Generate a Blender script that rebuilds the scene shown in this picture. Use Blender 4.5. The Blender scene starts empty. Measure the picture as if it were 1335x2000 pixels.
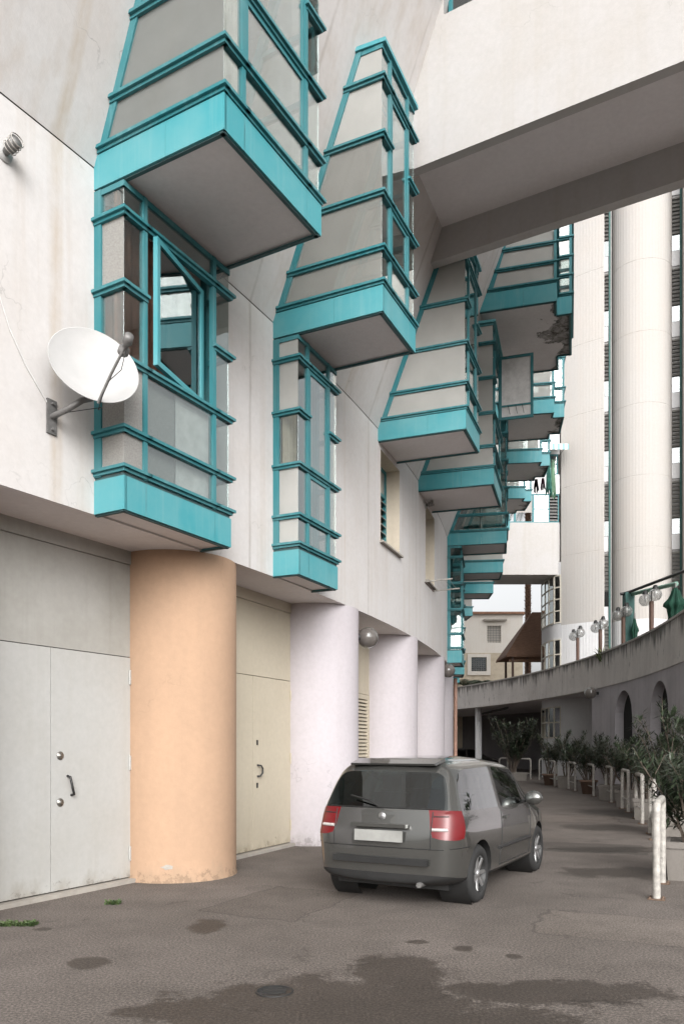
import bpy, bmesh, math, random
from mathutils import Vector, Matrix
random.seed(7)
SC = bpy.context.scene
COL = SC.collection
rad = math.radians

# ------------------------------------------------------------------ camera, light, exposure
cam = bpy.data.cameras.new('camera'); camo = bpy.data.objects.new('camera', cam); COL.objects.link(camo)
camo.location = (0, 0, 1.6); camo.rotation_euler = (rad(90), 0, 0)
cam.sensor_fit = 'HORIZONTAL'; cam.sensor_width = 36.0; cam.lens = 36.0 * 1540 / 1335
cam.shift_y = 458 / 1335; cam.clip_start = 0.05; cam.clip_end = 2000
SC.camera = camo

SUN_EL, SUN_AZ = 28.0, 172.0          # azimuth clockwise from +Y : behind the camera, veiled by thin cloud
w = bpy.data.worlds.new('World'); SC.world = w; w.use_nodes = True
nt = w.node_tree; bg = nt.nodes['Background']
sky = nt.nodes.new('ShaderNodeTexSky'); sky.sky_type = 'NISHITA'; sky.sun_disc = False
sky.sun_elevation = rad(SUN_EL); sky.sun_rotation = rad(SUN_AZ)
sky.air_density = 1.0; sky.dust_density = 6.0; sky.ozone_density = 1.0
hs = nt.nodes.new('ShaderNodeHueSaturation'); hs.inputs['Saturation'].default_value = 0.08; hs.inputs['Value'].default_value = 1.0
nt.links.new(sky.outputs[0], hs.inputs['Color']); nt.links.new(hs.outputs[0], bg.inputs['Color'])
bg.inputs['Strength'].default_value = 0.15
sun = bpy.data.lights.new('sun', 'SUN'); suno = bpy.data.objects.new('sun', sun); COL.objects.link(suno)
sun.energy = 0.5; sun.angle = rad(80); sun.color = (1.0, 0.95, 0.88)
sd = Vector((math.sin(rad(SUN_AZ)) * math.cos(rad(SUN_EL)), math.cos(rad(SUN_AZ)) * math.cos(rad(SUN_EL)), math.sin(rad(SUN_EL))))
suno.rotation_euler = sd.to_track_quat('Z', 'Y').to_euler(); suno.location = (20, -20, 30)
vs = SC.view_settings; vs.view_transform = 'Standard'; vs.look = 'None'; vs.gamma = 1; vs.exposure = 0.80
try: vs.use_curve_mapping = False
except Exception: pass

cy = SC.cycles; cy.max_bounces = 6; cy.diffuse_bounces = 4; cy.glossy_bounces = 3; cy.transmission_bounces = 3; cy.transparent_max_bounces = 10; cy.caustics_reflective = False; cy.caustics_refractive = False

# ------------------------------------------------------------------ materials
def lin(r, g, b):
    f = lambda c: (c / 255 / 12.92) if c / 255 <= 0.04045 else ((c / 255 + 0.055) / 1.055) ** 2.4
    return (f(r), f(g), f(b), 1)
def newmat(name):
    m = bpy.data.materials.new(name); m.use_nodes = True
    n = m.node_tree.nodes; return m, n, m.node_tree.links, n['Principled BSDF']
def noise(n, l, vec, scale, detail=5, rough=.6, dist=0):
    t = n.new('ShaderNodeTexNoise'); t.inputs['Scale'].default_value = scale; t.inputs['Detail'].default_value = detail
    t.inputs['Roughness'].default_value = rough; t.inputs['Distortion'].default_value = dist
    l.new(vec, t.inputs['Vector']); return t.outputs['Fac']
def ramp(n, l, fac, stops):
    r = n.new('ShaderNodeValToRGB'); e = r.color_ramp.elements
    while len(e) < len(stops): e.new(0.5)
    for k, (p, c) in enumerate(stops):
        e[k].position = p; e[k].color = c if len(c) == 4 else (*c, 1)
    l.new(fac, r.inputs[0]); return r.outputs[0]
def mix(n, l, fac, a, b, mode='MIX'):
    x = n.new('ShaderNodeMix'); x.data_type = 'RGBA'; x.blend_type = mode
    for sock, v in ((x.inputs[0], fac), (x.inputs[6], a), (x.inputs[7], b)):
        if hasattr(v, 'is_linked'): l.new(v, sock)
        else: sock.default_value = v
    return x.outputs[2]
def pos(n, l, scale=(1, 1, 1)):
    g = n.new('ShaderNodeNewGeometry'); m = n.new('ShaderNodeMapping'); m.inputs['Scale'].default_value = scale
    l.new(g.outputs['Position'], m.inputs['Vector']); return m.outputs[0]
def bump(n, l, b, h, strength=.2, dist=.01):
    x = n.new('ShaderNodeBump'); x.inputs['Strength'].default_value = strength; x.inputs['Distance'].default_value = dist
    l.new(h, x.inputs['Height']); l.new(x.outputs[0], b.inputs['Normal'])
BW0, BW1 = (0, 0, 0, 1), (1, 1, 1, 1)
def plaster(name, base, stain, blotch=.35, streak=.35, rough=.9, sscale=1.0, bumpy=.15, pits=None, st=(.5, .78), foot=None, cracks=0, drips=(), edge=None, runs=None):
    m, n, l, b = newmat(name)
    p = pos(n, l); ps = pos(n, l, (2.6 * sscale, 2.6 * sscale, .12 * sscale))
    f1 = ramp(n, l, noise(n, l, p, .8 * sscale, 4, .65), [(.42, BW0), (.75, BW1)])
    f2 = ramp(n, l, noise(n, l, ps, 1.6, 4, .6), [(st[0], BW0), (st[1], BW1)])
    f3 = noise(n, l, p, 14, 3, .7)
    c = mix(n, l, f1, base, [base[i] * (1 - blotch) + stain[i] * blotch for i in range(3)] + [1])
    mm = n.new('ShaderNodeMath'); mm.operation = 'MULTIPLY'; mm.inputs[1].default_value = streak; l.new(f2, mm.inputs[0])
    c = mix(n, l, mm.outputs[0], c, stain)
    c = mix(n, l, .10, c, ramp(n, l, f3, [(.3, (.25, .25, .25)), (.7, BW1)]), 'MULTIPLY')
    def math_(op, a, b2=None, cl=False):
        x = n.new('ShaderNodeMath'); x.operation = op; x.use_clamp = cl
        for k, v in enumerate((a, b2)):
            if v is None: continue
            if hasattr(v, 'is_linked'): l.new(v, x.inputs[k])
            else: x.inputs[k].default_value = v
        return x.outputs[0]
    if foot or drips or edge or runs:
        sx = n.new('ShaderNodeSeparateXYZ'); l.new(p, sx.inputs[0])
    if drips or edge:
        ex = math_('SUBTRACT', sx.outputs[0], -43.41); ey = math_('SUBTRACT', sx.outputs[1], 31.59)
    if foot:                                               # splashed street dirt: patchy, thinning out upwards
        nf = noise(n, l, pos(n, l, (2.2, 2.2, 1.1)), 2.4, 5, .7)
        g = math_('SUBTRACT', math_('MULTIPLY', nf, 1.9), math_('DIVIDE', sx.outputs[2], foot[1]))
        c = mix(n, l, ramp(n, l, g, [(.45, BW0), (.95, (.8, .8, .8))]), c, foot[0])
        ng = noise(n, l, p, 9, 5, .75)
        g2 = math_('SUBTRACT', math_('MULTIPLY', ng, 1.6), math_('DIVIDE', sx.outputs[2], foot[1] * 1.8))
        c = mix(n, l, ramp(n, l, g2, [(.72, BW0), (.82, (.55, .55, .55))]), c, [q * .55 for q in foot[0][:3]] + [1])
    if drips:
        an = math_('ARCTAN2', ey, ex); wob = noise(n, l, p, 1.4, 3, .6); brk = noise(n, l, pos(n, l, (1, 1, .6)), 2.6, 5, .7)
        for (dp, wd_, amt, col_) in drips:
            d_ = math_('ABSOLUTE', math_('ADD', math_('SUBTRACT', an, rad(dp)), math_('MULTIPLY', math_('SUBTRACT', wob, .5), wd_ * 1.2)))
            f_ = math_('SUBTRACT', 1.0, math_('DIVIDE', d_, wd_), True)
            f_ = math_('MULTIPLY', math_('MULTIPLY', f_, amt), ramp(n, l, brk, [(.32, (.15, .15, .15)), (.6, BW1)]))
            c = mix(n, l, f_, c, col_)
    if cracks:
        vo = n.new('ShaderNodeTexVoronoi'); vo.feature = 'DISTANCE_TO_EDGE'; vo.inputs['Scale'].default_value = .45
        nc = n.new('ShaderNodeTexNoise'); nc.inputs['Scale'].default_value = 2.2; nc.inputs['Detail'].default_value = 4; l.new(p, nc.inputs['Vector'])
        va = n.new('ShaderNodeVectorMath'); va.operation = 'ADD'; l.new(p, va.inputs[0]); l.new(nc.outputs['Color'], va.inputs[1]); l.new(va.outputs[0], vo.inputs['Vector'])
        cr = mix(n, l, 1, ramp(n, l, vo.outputs['Distance'], [(0, (cracks, cracks, cracks)), (.0035, BW0)]), ramp(n, l, f1, [(.25, BW0), (.7, BW1)]), 'MULTIPLY')
        c = mix(n, l, cr, c, [q * .35 for q in base[:3]] + [1])
    if runs:                                               # dirty water runs from the coping, uneven in length
        ns_ = noise(n, l, pos(n, l, (2.1, 2.1, .10)), 1.9, 5, .72); nb = noise(n, l, p, .55, 3, .6)
        g = math_('ADD', math_('SUBTRACT', math_('MULTIPLY', ns_, 2.2), math_('DIVIDE', math_('SUBTRACT', runs[0], sx.outputs[2]), runs[1])), math_('MULTIPLY', math_('SUBTRACT', nb, .5), 1.6))
        c = mix(n, l, ramp(n, l, g, [(.62, BW0), (1.0, (.85, .85, .85))]), c, runs[2])
        c = mix(n, l, ramp(n, l, noise(n, l, pos(n, l, (1, 1, .5)), 4.5, 5, .75), [(.60, BW0), (.70, (.6, .6, .6))]), c, runs[2])
    if edge:                                               # paint lost along the outer rim of a soffit
        rr_ = math_('SQRT', math_('ADD', math_('MULTIPLY', ex, ex), math_('MULTIPLY', ey, ey)))
        ed = math_('MULTIPLY', math_('SUBTRACT', rr_, edge[0]), edge[1])
        ne = noise(n, l, p, 1.5, 6, .68, .5); g = math_('ADD', math_('MULTIPLY', ne, 1.3), ed)
        lost = ramp(n, l, g, [(.98, BW0), (1.0, BW1)])
        under = ramp(n, l, noise(n, l, p, 5, 5, .75, .8), [(.38, (.06, .055, .05)), (.47, (.22, .21, .2)), (.6, (.42, .40, .40))])
        c = mix(n, l, lost, c, under)
    if pits:
        f4 = ramp(n, l, noise(n, l, p, pits[1], 5, .72, .4), [(pits[2], BW0), (pits[2] + .03, BW1)])
        c = mix(n, l, f4, c, pits[0])
    l.new(c, b.inputs['Base Color']); b.inputs['Roughness'].default_value = rough
    bump(n, l, b, noise(n, l, p, 45, 3, .7), bumpy, .01)
    return m
def simple(name, col, rough=.5, metal=0, var=.15, scale=6, bumpy=0, stretch=(1, 1, 1), coat=0):
    m, n, l, b = newmat(name); p = pos(n, l, stretch)
    f = noise(n, l, p, scale, 3, .65)
    d = [c * (1 - var) for c in col[:3]] + [1]; u = [min(1, c * (1 + var)) for c in col[:3]] + [1]
    l.new(ramp(n, l, f, [(.3, d), (.7, u)]), b.inputs['Base Color'])
    b.inputs['Roughness'].default_value = rough; b.inputs['Metallic'].default_value = metal
    b.inputs['Coat Weight'].default_value = coat
    if bumpy: bump(n, l, b, noise(n, l, p, scale * 6, 6, .7), bumpy, .01)
    return m
def glass(name, tint, base=.06, frost=None, frost_amt=.5, pattern=0):
    m = bpy.data.materials.new(name); m.use_nodes = True; n = m.node_tree.nodes; l = m.node_tree.links
    n.clear(); out = n.new('ShaderNodeOutputMaterial')
    tr = n.new('ShaderNodeBsdfTransparent'); tr.inputs[0].default_value = tint
    gl = n.new('ShaderNodeBsdfGlossy'); gl.inputs['Roughness'].default_value = .02; gl.inputs[0].default_value = (.95, 1, 1, 1)
    p = pos(n, l)
    ge = n.new('ShaderNodeNewGeometry'); dt = n.new('ShaderNodeVectorMath'); dt.operation = 'DOT_PRODUCT'; l.new(ge.outputs['Incoming'], dt.inputs[0]); l.new(ge.outputs['Normal'], dt.inputs[1])
    ab = n.new('ShaderNodeMath'); ab.operation = 'ABSOLUTE'; l.new(dt.outputs['Value'], ab.inputs[0])
    iv = n.new('ShaderNodeMath'); iv.operation = 'SUBTRACT'; iv.inputs[0].default_value = 1; l.new(ab.outputs[0], iv.inputs[1])
    fr = n.new('ShaderNodeMath'); fr.operation = 'POWER'; fr.inputs[1].default_value = 3.2; l.new(iv.outputs[0], fr.inputs[0])
    bp = n.new('ShaderNodeBump'); bp.inputs['Strength'].default_value = .04; bp.inputs['Distance'].default_value = .02
    l.new(noise(n, l, p, 2.5, 3, .5), bp.inputs['Height']); l.new(bp.outputs[0], gl.inputs['Normal'])
    body = tr.outputs[0]
    if frost:
        df = n.new('ShaderNodeBsdfDiffuse')
        f = noise(n, l, p, 70 if pattern else 3, 4, .6)
        l.new(ramp(n, l, f, [(.3, [c * (.55 if pattern else .85) for c in frost[:3]]), (.7, frost)]), df.inputs[0])
        tl = n.new('ShaderNodeBsdfTranslucent'); tl.inputs[0].default_value = frost
        m1 = n.new('ShaderNodeMixShader'); m1.inputs[0].default_value = .35; l.new(df.outputs[0], m1.inputs[1]); l.new(tl.outputs[0], m1.inputs[2])
        m2 = n.new('ShaderNodeMixShader'); m2.inputs[0].default_value = frost_amt; l.new(tr.outputs[0], m2.inputs[1]); l.new(m1.outputs[0], m2.inputs[2])
        body = m2.outputs[0]
    ad = n.new('ShaderNodeMath'); ad.operation = 'ADD'; ad.use_clamp = True; ad.inputs[1].default_value = base; l.new(fr.outputs[0], ad.inputs[0])
    mx = n.new('ShaderNodeMixShader'); l.new(ad.outputs[0], mx.inputs[0]); l.new(body, mx.inputs[1]); l.new(gl.outputs[0], mx.inputs[2])
    l.new(mx.outputs[0], out.inputs[0]); return m

M = {}
M['wall'] = plaster('white_plaster', (.60, .58, .572, 1), (.42, .345, .275, 1), .24, .42, cracks=.5, drips=((-30.70, .0016, .55, (.40,.31,.21,1)), (-30.62, .0009, .35, (.40,.31,.21,1)), (-30.08, .0008, .55, (.22,.19,.16,1)), (-26.9, .0008, .5, (.22,.19,.16,1)), (-24.6, .0007, .35, (.22,.19,.16,1)), (-22.1, .0009, .5, (.22,.19,.16,1)), (-18.2, .0008, .4, (.22,.19,.16,1)), (-27.9, .0007, .3, (.40,.31,.21,1)), (-23.4, .0011, .3, (.40,.31,.21,1))))
M['bridge'] = plaster('bridge_plaster', (.475, .46, .453, 1), (.40, .36, .31, 1), .35, .4, cracks=.35)
M['soffit'] = plaster('soffit_paint', (.80, .765, .77, 1), (.6, .55, .53, 1), .25, .0)
M['soffit_bad'] = plaster('peeling_soffit', (.80, .77, .78, 1), (.5, .47, .46, 1), .3, .0, edge=(49.25, .42))
M['soffit_worn'] = plaster('worn_soffit', (.76, .73, .73, 1), (.5, .47, .46, 1), .3, .0, edge=(49.7, .45))
M['interior'] = plaster('interior_paint', (.72, .66, .58, 1), (.55, .49, .42, 1), .3, .1)
M['orange'] = plaster('orange_column_paint', (.455, .300, .200, 1), (.37, .25, .17, 1), .5, .4, pits=((.42, .30, .22, 1), 3.1, .69), foot=((.36, .25, .17, 1), .42), cracks=.3)
M['lilac'] = plaster('lilac_column_paint', (.49, .455, .478, 1), (.43, .39, .40, 1), .35, .4, foot=((.36, .33, .33, 1), .5), cracks=.3)
M['door_white'] = plaster('white_door_paint', (.47, .47, .455, 1), (.36, .335, .285, 1), .3, .3, .6, bumpy=.04, pits=((.36, .29, .17, 1), 2.3, .685), foot=((.34, .32, .285, 1), .35))
M['door_cream'] = plaster('cream_door_paint', (.52, .465, .365, 1), (.40, .34, .25, 1), .3, .3, .6, bumpy=.04, foot=((.36, .31, .23, 1), .35))
M['panel_grey'] = plaster('grey_panel_paint', (.41, .40, .375, 1), (.25, .24, .20, 1), .5, .5, .75, bumpy=.05)
M['tower'] = plaster('fluted_concrete', (.47, .45, .43, 1), (.50, .44, .39, 1), .35, .3, sscale=.5)
M['tower_white'] = plaster('white_painted_base', (.66, .66, .67, 1), (.6, .58, .57, 1), .2, .2, sscale=.5)
M['parapet'] = plaster('stained_concrete', (.74, .70, .67, 1), (.34, .31, .29, 1), .3, .3, sscale=.8, runs=(5.34, .85, (.10, .092, .085, 1)), bumpy=.4)
M['arcade'] = plaster('mauve_grey_plaster', (.55, .52, .545, 1), (.22, .21, .22, 1), .35, .3, pits=((.6, .58, .57, 1), 1.7, .73))
M['concrete'] = plaster('planter_concrete', (.20, .182, .165, 1), (.12, .11, .09, 1), .5, .5, sscale=3, bumpy=.4)
M['terracotta'] = plaster('terracotta', (.20, .135, .10, 1), (.15, .09, .06, 1), .5, .4, sscale=3)
M['threshold'] = plaster('threshold_stone', (.40, .37, .33, 1), (.2, .18, .16, 1), .5, .1, sscale=4, bumpy=.4)
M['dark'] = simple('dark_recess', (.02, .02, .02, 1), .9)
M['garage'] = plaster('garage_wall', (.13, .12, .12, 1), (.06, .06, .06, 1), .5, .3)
def teal_mat(name, base):
    m, n, l, b = newmat(name); p = pos(n, l); ps = pos(n, l, (9, 9, .5))
    c = mix(n, l, ramp(n, l, noise(n, l, p, 1.3, 5, .6), [(.35, BW0), (.7, BW1)]), base, [base[0] * 1.9 + .02, base[1] * 1.15, base[2] * 1.1, 1])
    f = ramp(n, l, noise(n, l, ps, 1.5, 6, .6), [(.52, BW0), (.8, (.45, .45, .45))])
    c = mix(n, l, f, c, (.19, .37, .39, 1)); l.new(c, b.inputs['Base Color'])
    b.inputs['Roughness'].default_value = .5; b.inputs['Specular IOR Level'].default_value = .35
    bump(n, l, b, noise(n, l, p, 30, 5, .6), .05, .01); return m
M['teal'] = teal_mat('teal_enamel', (.050, .285, .325, 1))
M['teal_dark'] = teal_mat('teal_frame_paint', (.026, .180, .205, 1))
M['seam'] = simple('dark_edge_strip', (.05, .105, .11, 1), .7)
M['glass'] = glass('clear_glass', (.86, .89, .88, 1), .15)
M['glass_side'] = glass('grey_frosted_glass', (.75, .78, .76, 1), .09, (.66, .65, .62, 1), .84)
M['glass_smoke'] = glass('smoky_frosted_glass', (.6, .63, .61, 1), .05, (.34, .35, .335, 1), .75)
M['glass_thin'] = glass('hazy_glass', (.85, .87, .85, 1), .10, (.70, .68, .64, 1), .34)
M['glass_pat'] = glass('patterned_glass', (.75, .76, .74, 1), .03, (.56, .54, .51, 1), .85, 1)
M['glass_dark'] = glass('dark_glass', (.30, .33, .34, 1), .18)
M['glass_green'] = glass('car_glass', (.10, .13, .125, 1), .08)
M['globe'] = glass('lamp_globe', (.75, .76, .76, 1), .06, (.6, .57, .55, 1), .25)
M['globe_smoke'] = glass('smoked_lamp_globe', (.45, .42, .40, 1), .05, (.30, .27, .25, 1), .6)
M['curtain_white'] = simple('white_curtain', (.72, .68, .63, 1), .9)
M['curtain_brown'] = simple('brown_curtain', (.20, .095, .065, 1), .9, var=.3)
M['curtain_beige'] = simple('beige_curtain', (.45, .38, .30, 1), .9)
M['curtain_grey'] = simple('grey_curtain', (.33, .33, .31, 1), .9, var=.3)
M['white_sheet'] = simple('white_board', (.70, .69, .68, 1), .6)
M['metal_white'] = simple('white_rail_paint', (.38, .36, .33, 1), .5, var=.3, scale=14)
M['rust'] = simple('rusty_metal', (.13, .085, .06, 1), .8, var=.5, scale=20)
M['steel'] = simple('galvanised_steel', (.22, .215, .21, 1), .55, .6, .2, 14)
M['black'] = simple('black_plastic', (.018, .018, .018, 1), .5)
M['dish'] = simple('dish_paint', (.43, .425, .42, 1), .45, var=.05)
M['brass'] = simple('lock_metal', (.30, .29, .27, 1), .4, .8)
M['brown_metal'] = simple('brown_metal', (.10, .055, .04, 1), .6)
M['pipe'] = simple('brown_pipe_paint', (.42, .25, .19, 1), .6)
M['green'] = simple('green_canvas', (.006, .050, .030, 1), .85, var=.35, scale=5, stretch=(3, 3, .6))
M['green_metal'] = simple('green_post_paint', (.020, .085, .075, 1), .6)
M['green_pale'] = simple('pale_green_beam', (.22, .37, .30, 1), .7)
M['wood'] = simple('dark_timber', (.17, .095, .06, 1), .8, var=.35, scale=5, stretch=(1, 8, 8))
M['soil'] = simple('soil', (.035, .025, .018, 1), .95, bumpy=.5)
M['house_white'] = plaster('house_white_plaster', (.82, .78, .72, 1), (.6, .5, .38, 1), .2, .2)
M['house_stone'] = plaster('house_stone', (.66, .58, .46, 1), (.38, .30, .2, 1), .5, .1, sscale=3, bumpy=.5)
M['tile'] = simple('clay_roof_tile', (.32, .18, .12, 1), .85, var=.3)
M['trunk'] = simple('palm_trunk', (.27, .17, .12, 1), .95, var=.5, scale=9, bumpy=.6)
M['bark'] = simple('stem_bark', (.12, .095, .075, 1), .9, var=.3)
def leaf_mat(name, a, b2):
    m, n, l, b = newmat(name); p = pos(n, l)
    l.new(ramp(n, l, noise(n, l, p, 7, 4, .7), [(.3, a), (.72, b2)]), b.inputs['Base Color'])
    b.inputs['Roughness'].default_value = .42; b.inputs['Specular IOR Level'].default_value = .5
    return m
M['leaf'] = leaf_mat('oleander_leaf', (.016, .028, .013, 1), (.055, .073, .042, 1))
M['leaf_light'] = leaf_mat('light_leaf', (.05, .085, .02, 1), (.15, .19, .06, 1))
M['palm_leaf'] = leaf_mat('palm_leaf', (.03, .06, .022, 1), (.10, .14, .05, 1))
M['car'] = simple('grey_metallic_paint', (.125, .125, .118, 1), .26, .7, .06, 90, coat=1.0)
M['red_lamp'] = simple('red_lamp_plastic', (.13, .005, .007, 1), .3, coat=.15)
M['lamp_clear'] = simple('clear_lamp_plastic', (.55, .52, .5, 1), .12, .2)
M['tyre'] = simple('tyre_rubber', (.02, .02, .02, 1), .85)
M['rim'] = simple('alloy_rim', (.42, .42, .42, 1), .35, .8)
M['plate'] = simple('number_plate', (.30, .30, .285, 1), .5)
def stripe_mat(name, c1, c2, per, ax):
    m, n, l, b = newmat(name); p = pos(n, l); s = n.new('ShaderNodeSeparateXYZ'); l.new(p, s.inputs[0])
    a = n.new('ShaderNodeMath'); a.operation = 'MULTIPLY'; a.inputs[1].default_value = 1 / per; l.new(s.outputs[ax], a.inputs[0])
    fr = n.new('ShaderNodeMath'); fr.operation = 'FRACT'; l.new(a.outputs[0], fr.inputs[0])
    g = n.new('ShaderNodeMath'); g.operation = 'GREATER_THAN'; g.inputs[1].default_value = .5; l.new(fr.outputs[0], g.inputs[0])
    l.new(mix(n, l, g.outputs[0], c1, c2), b.inputs['Base Color']); b.inputs['Roughness'].default_value = .85; return m
M['awning'] = stripe_mat('striped_awning', (.75, .70, .68, 1), (.25, .45, .47, 1), .24, 0)
M['curtain_stripe'] = stripe_mat('striped_curtain', (.66, .66, .64, 1), (.17, .24, .24, 1), .22, 0)

def ground_mat():
    m, n, l, b = newmat('worn_asphalt'); p = pos(n, l)
    big = noise(n, l, p, .45, 4, .6); mid = noise(n, l, p, 2.2, 5, .65); fine = noise(n, l, p, 55, 3, .8); grit = noise(n, l, p, 160, 2, .7)
    c = ramp(n, l, big, [(.32, (.105, .091, .081)), (.68, (.160, .140, .127))])
    c = mix(n, l, ramp(n, l, mid, [(.45, BW0), (.72, (.55, .55, .55))]), c, (.088, .077, .069, 1))
    c = mix(n, l, .75, c, ramp(n, l, fine, [(.36, (.42, .42, .42)), (.5, (1.0, .99, .98)), (.64, (2.0, 1.96, 1.92))]), 'MULTIPLY')
    c = mix(n, l, ramp(n, l, grit, [(.60, BW0), (.70, (.75, .75, .75))]), c, (.24, .21, .19, 1))
    for (x, y, a, hx, hy, col_) in ((3.3, 12.6, -18, 1.5, .62, (.62, .62, .62, 1)), (-.6, 8.1, -26, .55, .8, (.80, .79, .78, 1)), (4.9, 17.5, -12, 1.2, 1.0, (1.22, 1.2, 1.18, 1)), (2.6, 6.9, -24, .9, .55, (1.15, 1.14, 1.12, 1))):
        mp = n.new('ShaderNodeMapping'); mp.vector_type = 'TEXTURE'; mp.inputs['Location'].default_value = (x, y, 0); mp.inputs['Rotation'].default_value = (0, 0, rad(a)); mp.inputs['Scale'].default_value = (hx, hy, 1)
        l.new(p, mp.inputs['Vector']); wn_ = n.new('ShaderNodeTexNoise'); wn_.inputs['Scale'].default_value = 3; wn_.inputs['Detail'].default_value = 5; l.new(p, wn_.inputs['Vector'])
        av = n.new('ShaderNodeVectorMath'); av.operation = 'ABSOLUTE'; l.new(mp.outputs[0], av.inputs[0]); sp_ = n.new('ShaderNodeSeparateXYZ'); l.new(av.outputs[0], sp_.inputs[0])
        mxn = n.new('ShaderNodeMath'); mxn.operation = 'MAXIMUM'; l.new(sp_.outputs[0], mxn.inputs[0]); l.new(sp_.outputs[1], mxn.inputs[1])
        ad_ = n.new('ShaderNodeMath'); ad_.operation = 'MULTIPLY_ADD'; ad_.inputs[1].default_value = .35; l.new(wn_.outputs['Fac'], ad_.inputs[0]); l.new(mxn.outputs[0], ad_.inputs[2])
        sb_ = n.new('ShaderNodeMath'); sb_.operation = 'SUBTRACT'; sb_.inputs[1].default_value = .3; l.new(ad_.outputs[0], sb_.inputs[0])
        c = mix(n, l, ramp(n, l, sb_.outputs[0], [(.78, (.8, .8, .8)), (.86, BW0)]), c, mix(n, l, 1, c, col_, 'MULTIPLY'))
        c = mix(n, l, ramp(n, l, sb_.outputs[0], [(.79, BW0), (.82, (.55, .55, .55)), (.85, BW0)]), c, (.05, .044, .04, 1))
    # cracks
    vo = n.new('ShaderNodeTexVoronoi'); vo.feature = 'DISTANCE_TO_EDGE'; vo.inputs['Scale'].default_value = .33
    dv = n.new('ShaderNodeVectorMath'); dv.operation = 'ADD'
    nc = n.new('ShaderNodeTexNoise'); nc.inputs['Scale'].default_value = 1.7; nc.inputs['Detail'].default_value = 6; l.new(p, nc.inputs['Vector'])
    l.new(p, dv.inputs[0]); l.new(nc.outputs['Color'], dv.inputs[1]); l.new(dv.outputs[0], vo.inputs['Vector'])
    crack = ramp(n, l, vo.outputs['Distance'], [(.0, (.4, .4, .4)), (.008, BW0)])
    brk = ramp(n, l, mid, [(.48, BW0), (.56, BW1)])
    crack = mix(n, l, 1, crack, brk, 'MULTIPLY')
    c = mix(n, l, crack, c, (.03, .026, .022, 1))
    # wet stains, and plant shadows painted into the colour at right
    stains_shadows = [(.0, 4.85, 1.15, .68), (.40, 5.60, .42, .55), (1.35, 5.12, .95, .30), (.5, 4.5, 1.3, .4), (-.95, 4.75, .45, .22), (-1.2, 7.02, .21, .28), (-1.87, 5.82, .16, .20),
              (-2.62, 6.9, .10, .07), (3.7, 10.0, 1.1, .5), (4.3, 12.2, 1.2, .4), (5.2, 15.5, 1.0, .7), (.95, 6.25, .10, .10), (.62, 6.45, .12, .08), (1.3, 6.0, .07, .08), (6.5, 19, .8, 1.2), (3.3, 15.2, .7, .5)]
    prev = None
    for (x, y, a, bb) in stains_shadows:
        mp = n.new('ShaderNodeMapping'); mp.vector_type = 'POINT'; mp.inputs['Location'].default_value = (-x / a, -y / bb, 0); mp.inputs['Scale'].default_value = (1 / a, 1 / bb, 0)
        l.new(p, mp.inputs['Vector']); ln = n.new('ShaderNodeVectorMath'); ln.operation = 'LENGTH'; l.new(mp.outputs[0], ln.inputs[0])
        o = ln.outputs['Value']
        if prev is not None:
            mn = n.new('ShaderNodeMath'); mn.operation = 'MINIMUM'; l.new(prev, mn.inputs[0]); l.new(o, mn.inputs[1]); o = mn.outputs[0]
        prev = o
    ns = noise(n, l, p, 3.2, 9, .72)
    ma = n.new('ShaderNodeMath'); ma.operation = 'MULTIPLY_ADD'; ma.inputs[1].default_value = 2.0; ma.inputs[2].default_value = -1.0; l.new(ns, ma.inputs[0])
    sb = n.new('ShaderNodeMath'); sb.operation = 'ADD'; l.new(prev, sb.inputs[0]); l.new(ma.outputs[0], sb.inputs[1])
    n2_ = n.new('ShaderNodeMath'); n2_.operation = 'MULTIPLY_ADD'; n2_.inputs[1].default_value = .9; l.new(noise(n, l, p, 16, 5, .75), n2_.inputs[0]); l.new(sb.outputs[0], n2_.inputs[2])
    n3_ = n.new('ShaderNodeMath'); n3_.operation = 'SUBTRACT'; n3_.inputs[1].default_value = .45; l.new(n2_.outputs[0], n3_.inputs[0])
    wet = ramp(n, l, n3_.outputs[0], [(.74, BW1), (.96, BW0)])  # mask joins the wet patches and the painted plant shadows
    c = mix(n, l, wet, c, mix(n, l, 1, c, (.47, .45, .43, 1), 'MULTIPLY'))
    l.new(c, b.inputs['Base Color'])
    l.new(ramp(n, l, wet, [(0, (.92, .92, .92)), (1, (.62, .62, .62))]), b.inputs['Roughness']); b.inputs['Specular IOR Level'].default_value = .3
    bump(n, l, b, grit, .5, .006); return m
M['asphalt'] = ground_mat()

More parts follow.
